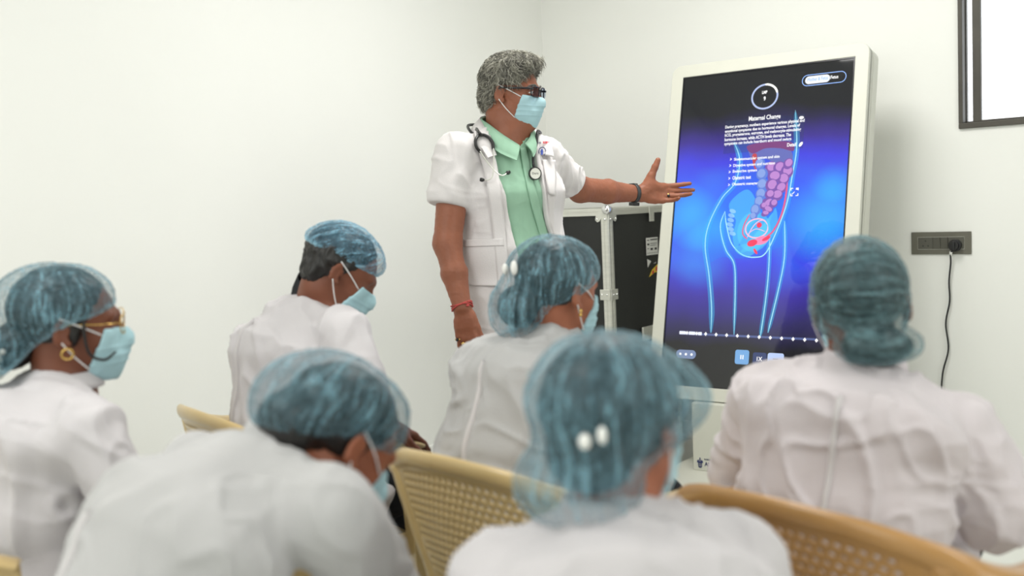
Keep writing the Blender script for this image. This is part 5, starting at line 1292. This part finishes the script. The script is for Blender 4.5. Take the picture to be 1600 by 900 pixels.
# embroidery on the chest
def on_coat(name, V2, F2, px0, py0, pxw, material, off=.009):
    """flat artwork (unit width) laid on the coat: left edge at px0, baseline py0, width pxw photo pixels"""
    P = []; V2 = np.array(V2)
    for x, y, z in V2: P.append(ray(px0 + x * pxw, py0 - y * pxw - x * pxw * .02))
    P = np.array(P); S_ = trace(K, CAM + P * 3.0, P, off=off); S_ = S_ + f * (V2[:, 2] * .0015)[:, None]
    return mesh(name, S_, F2, material, dcoat, smooth=False, origin=world_loc(dcoat))
V, F2 = text_vf('K HOS', width=1.0, depth=1); on_coat('embroidery', V, F2, 833, 225, 12, M['navy_ink'])
V, F2 = text_vf('ION', width=1.0, depth=1, bold=.03); on_coat('embroidery', V, F2, 848.5, 224.5, 9, M['red_ink'])
a = np.linspace(-1.1, 3.6, 26); arc = np.c_[np.cos(a) * .5 + .5, np.sin(a) * .62 + .5]
o_ = np.vstack([arc, (arc[::-1] - .5) * .80 + .5]); n = len(arc)
on_coat('emblem', np.vstack([np.c_[o_, np.ones(2 * n)]]), [(i, i + 1, 2 * n - 2 - i, 2 * n - 1 - i) for i in range(n - 1)], 841, 243, 12, M['navy_ink'])
V, F2 = prism(np.array([(.35, .1), (.6, .08), (.68, .5), (.6, .9), (.5, .95), (.42, .85), (.3, .6), (.38, .4)]), 0, 1); on_coat('emblem', V, F2, 841, 243, 11, M['blue_ink'])
# --- hair
Hf = Field(); Hf.ell((0, -.014, .044), (.083, .099, .090), None, .02); Hf.ell((0, -.070, -.020), (.068, .038, .055), None, .03); Hf.ell((0, .045, .102), (.058, .050, .026), None, .03)
Hf.add(lambda P: -(P[..., 1] - .030 - .62 * P[..., 2] + .25 * np.maximum(0, .0 - P[..., 2])) / 1.2, -np.ones(3), np.ones(3), .010, 's')
Hf.add(lambda P: -np.minimum(np.minimum(P[..., 1] + .036, .022 - P[..., 2]), 1), -np.ones(3), np.ones(3), .010, 's')
V, Q = Hf.mesh(.004); Nn = vnormals(V, Q)
n1 = vnoise(V * 38 + fbm(V * 25, 2, 2)[:, None] * 1.2, 4); n2 = vnoise(V * 90, 8); V = V + Nn * (.005 * (1 - 2 * np.abs(n1)) + .0015 * n2)[:, None]
hair = mesh('hair', dh.H + V * .95 @ dh.B.T, Q, M['grey_hair'], doc)
rng = np.random.RandomState(9); groups = {0: [], 1: [], 2: []}
sel = rng.choice(len(V), 2800, replace=False)
for i in sel:
    p = V[i]; nn_ = Nn[i]
    if nn_[2] < -.5: continue
    flow = norm(np.array([0, .35 if p[1] > -.02 else -.5, -.75]) + rng.normal(0, .45, 3) + np.array([0, .9, .2]) * (p[1] > .03) * (p[2] > .06)); flow = norm(flow - nn_ * (flow @ nn_))
    sd = np.cross(flow, nn_); L_ = rng.uniform(.022, .045); ph = rng.uniform(0, 6.28); w_ = rng.uniform(.0015, .0040); q = []
    for t in np.linspace(0, 1, 7): q.append(p + flow * L_ * t + sd * w_ * math.sin(ph + t * 5.5) + nn_ * (.001 + .0075 * math.sin(math.pi * min(1, t * 1.1)) + w_ * .4 * math.cos(ph + t * 5.5)))
    q = dh.H + np.array(q) * .95 @ dh.B.T; v_, f_ = tube(q, np.linspace(.0010, .0004, 7), 4); groups[rng.choice(3, p=(.45, .3, .25))].append((v_, f_))
for k, mt in ((0, 'grey_hair'), (1, 'grey_hair_light'), (2, 'grey_hair_dark')): mesh('hair_curls', *join(groups[k]), M[mt], hair, origin=world_loc(hair))
make_mask(dh, doc, vox=.003, top=-.012)
# --- glasses
fr = []
for s in (-1, 1):
    fr.append(lens_rim(dh, s, w_=.027, hh=.018, c=(.034, .107, .003), thick=.0023)); fr.append(tube([dh.w((s * .060, .106, .012)), dh.w((s * .072, .096, .013)), dh.w((s * .080, .03, .013)), dh.w((s * .083, -.012, .014)), dh.w((s * .082, -.030, -.004))], .0022, 8, r2=.0035))
fr.append(tube([dh.w((-.008, .109, .010)), dh.w((0, .113, .012)), dh.w((.008, .109, .010))], .002, 8))
gls = mesh('spectacles', *join(fr), M['black_gloss'], doc)
for s in (-1, 1):
    n = 24; a = np.linspace(0, 2 * math.pi, n + 1)[:-1]; e = .55
    for k in (0,):
        pts = np.array([(s * .034 + .026 * np.sign(math.cos(t)) * abs(math.cos(t)) ** e, .003 + .017 * np.sign(math.sin(t)) * abs(math.sin(t)) ** e) for t in a])
        V_, F_ = prism(pts, -.0006, .0006); V_ = np.c_[V_[:, 0], .1070 + V_[:, 2] - np.abs(V_[:, 0]) * .03, V_[:, 1]]; mesh('lens', dh.H + V_ * dh.sc @ dh.B.T, F_, M['lens'], gls, smooth=False, origin=world_loc(gls))
# --- watch, bracelet, rings
wd = norm(Wl_ - El); wc = Wl_ - wd * .028
a = np.linspace(0, 2 * math.pi, 33)[:-1]; ub = np.cross(wd, Zv); ub = norm(ub); vb = np.cross(ub, wd)
wr_ = [wc + vb * (.0335 * math.cos(t)) + ub * (.0285 * math.sin(t)) for t in a]
wt = mesh('watch', *tube(wr_, .0028, 8, closed=True, ups=[wd] * len(wr_), r2=.0095), M['watch'], doc)
mesh('watch_case', *box_vf(wc - vb * .040, (.016, .012, .006), np.stack([wd, ub, vb], 1)), M['black_gloss'], wt, smooth=False, origin=world_loc(wt))
mesh('watch_buckle', *box_vf(wc + vb * .034 - ub * .008, (.011, .012, .004), np.stack([wd, ub, vb], 1)), M['watch'], wt, smooth=False, origin=world_loc(wt))
bd = norm(Wr_ - Er); bc_ = Wr_ - bd * .012; ub = norm(np.cross(bd, [0, 1, 0])); vb = np.cross(ub, bd)
thr = [tube([bc_ + bd * (dz + .004 * math.sin(2 * t + dz * 300)) + ub * (.034 * math.cos(t)) + vb * (.030 * math.sin(t)) for t in a], .0022, 6, closed=True) for dz in (-.004, .0, .004)]
mesh('thread_bracelet', *join(thr + [ellipsoid(bc_ - ub * .0 - vb * .03 if False else bc_ + ub * .02 - np.array([0, .026, 0]), (.006, .005, .004), None, 8, 6)]), M['red_thread'], doc)
def ring_on(tip_frac_pt, axis, rad, name='ring', stone=None, out=None):
    ax_ = norm(axis); u_ = norm(np.cross(ax_, [0, 1, .3])); v_ = np.cross(u_, ax_); o = mesh(name, *tube([tip_frac_pt + (u_ * math.cos(t) + v_ * math.sin(t)) * rad for t in a], .0018, 8, closed=True, ups=[ax_] * len(a), r2=.0028), M['gold'], doc)
    if stone is not None: mesh('stone', *ellipsoid(tip_frac_pt + norm(out) * (rad + .002), (.0055, .0045, .0055), None, 10, 8), stone, o, origin=world_loc(o))
S99 = .99; dRr = norm(np.array([.10, -.02, -1])); nRr = norm(np.array([.25, 1, .1]) - dRr * np.dot([.25, 1, .1], dRr)); sRr = np.cross(dRr, nRr)
ring_on(Wr_ + (dRr * .106 + sRr * -.010) * S99, dRr, .0105, stone=M['gold'], out=-nRr); ring_on(Wr_ + (dRr * .092 + sRr * -.029) * S99, dRr, .0098, stone=M['black_gloss'], out=-nRr)
dn = norm(dL); nn_ = norm(nL - dn * np.dot(nL, dn)); kn4 = Wl_ + (dn * .089 - sL * .009) * 1.02
ring_on(kn4 + dn * .016 + nn_ * .000, dn + nn_ * 0, .0115, stone=M['black_gloss'], out=nn_ * 1 - sL * .2)

# ================================================================== stethoscope round the neck
AF = Field(); AF.ops = K.ops
def cpt(px, py, off): 
    p = trace(K, at(px, py, 2.9)[None], ray(px, py)[None], off=off)[0]; s_ = trace(SF, at(px, py, 2.9)[None], ray(px, py)[None], off=off + .01)[0]
    return p if (p - CAM) @ FW < (s_ - CAM) @ FW else s_
st = empty('stethoscope', DN - Zv * .1, 'black stethoscope hung round the standing person\'s neck, over the white coat', 'stethoscope')
yoke = [cpt(750, 237, .010), cpt(744, 229, .012), cpt(743, 219, .014), cpt(748, 212, .015), cpt(756, 211, .015), cpt(764, 215, .014), cpt(770, 224, .012), cpt(771, 233, .010)]
mesh('yoke', *tube(smooth_path(yoke, 6), .0052, 10), M['black_rubber'], st)
mesh('tubing', *tube(smooth_path([cpt(753, 212, .015), cpt(747, 205, .016), cpt(741, 196, .018), nk_(.13, .00, -.02), nk_(.105, -.075, .015), nk_(0, -.125, .02), nk_(-.10, -.08, .01), nk_(-.13, .0, -.02), cpt(840, 205, .016), cpt(838, 225, .010), cpt(834, 240, .009), cpt(833, 252, .009), cpt(834, 262, .010)], 6), .0048, 10), M['black_rubber'], st)
mesh('binaural', *tube(smooth_path([cpt(750, 236, .016), cpt(758, 248, .024), cpt(772, 266, .026), cpt(782, 273.5, .026), cpt(788, 273.5, .025), cpt(791, 271, .022)], 6), .0019, 8), M['alu'], st)
mesh('binaural', *tube(smooth_path([cpt(771, 232, .016), cpt(771.5, 248, .024), cpt(770.5, 270, .026), cpt(767, 279, .025), cpt(757, 281.5, .022)], 6), .0019, 8), M['alu'], st)
for p0, p1 in (((790.5, 271), (796, 269)), ((757, 281.5), (750, 280.5))): mesh('ear_tip', *tube([cpt(*p0, .021), (cpt(*p0, .021) + cpt(*p1, .021)) / 2, cpt(*p1, .021)], [.0035, .0072, .0058], 10), M['black_rubber'], st)
cc = cpt(836.5, 271, .016); nn_ = norm(CAM - cc) * .7 + f * .5; nn_ = norm(nn_); xx = norm(np.cross([0, 0, 1], nn_)); yy = np.cross(nn_, xx); fcp = frame(cc, xx, yy, nn_)
circ = lambda R, n=40: np.array([(R * math.cos(t), R * math.sin(t)) for t in np.linspace(0, 2 * math.pi, n + 1)[:-1]])
cp_ = mesh('chest_piece', *join([prism(circ(.0215), -.010, -.001), prism(circ(.012), -.018, -.010), tube([(0, .015, -.006), (-.004, .032, -.006)], .0055, 10)]), M['black_rubber'], st, smooth=False, mw=fcp); bevel(cp_, .001)
lmesh('diaphragm_rim', *ring_prism(circ(.0205), circ(.0175), -.001, .0015), M['black_rubber'], cp_); lmesh('diaphragm', *prism(circ(.0175), -.001, .0005), M['alu'], cp_)
V, F2 = text_vf('Dura', width=.020); V[:, 0] -= .010; V[:, 1] -= .003; V[:, 2] += .0006; lmesh('diaphragm_mark', V, F2, M['black_ink'], cp_)
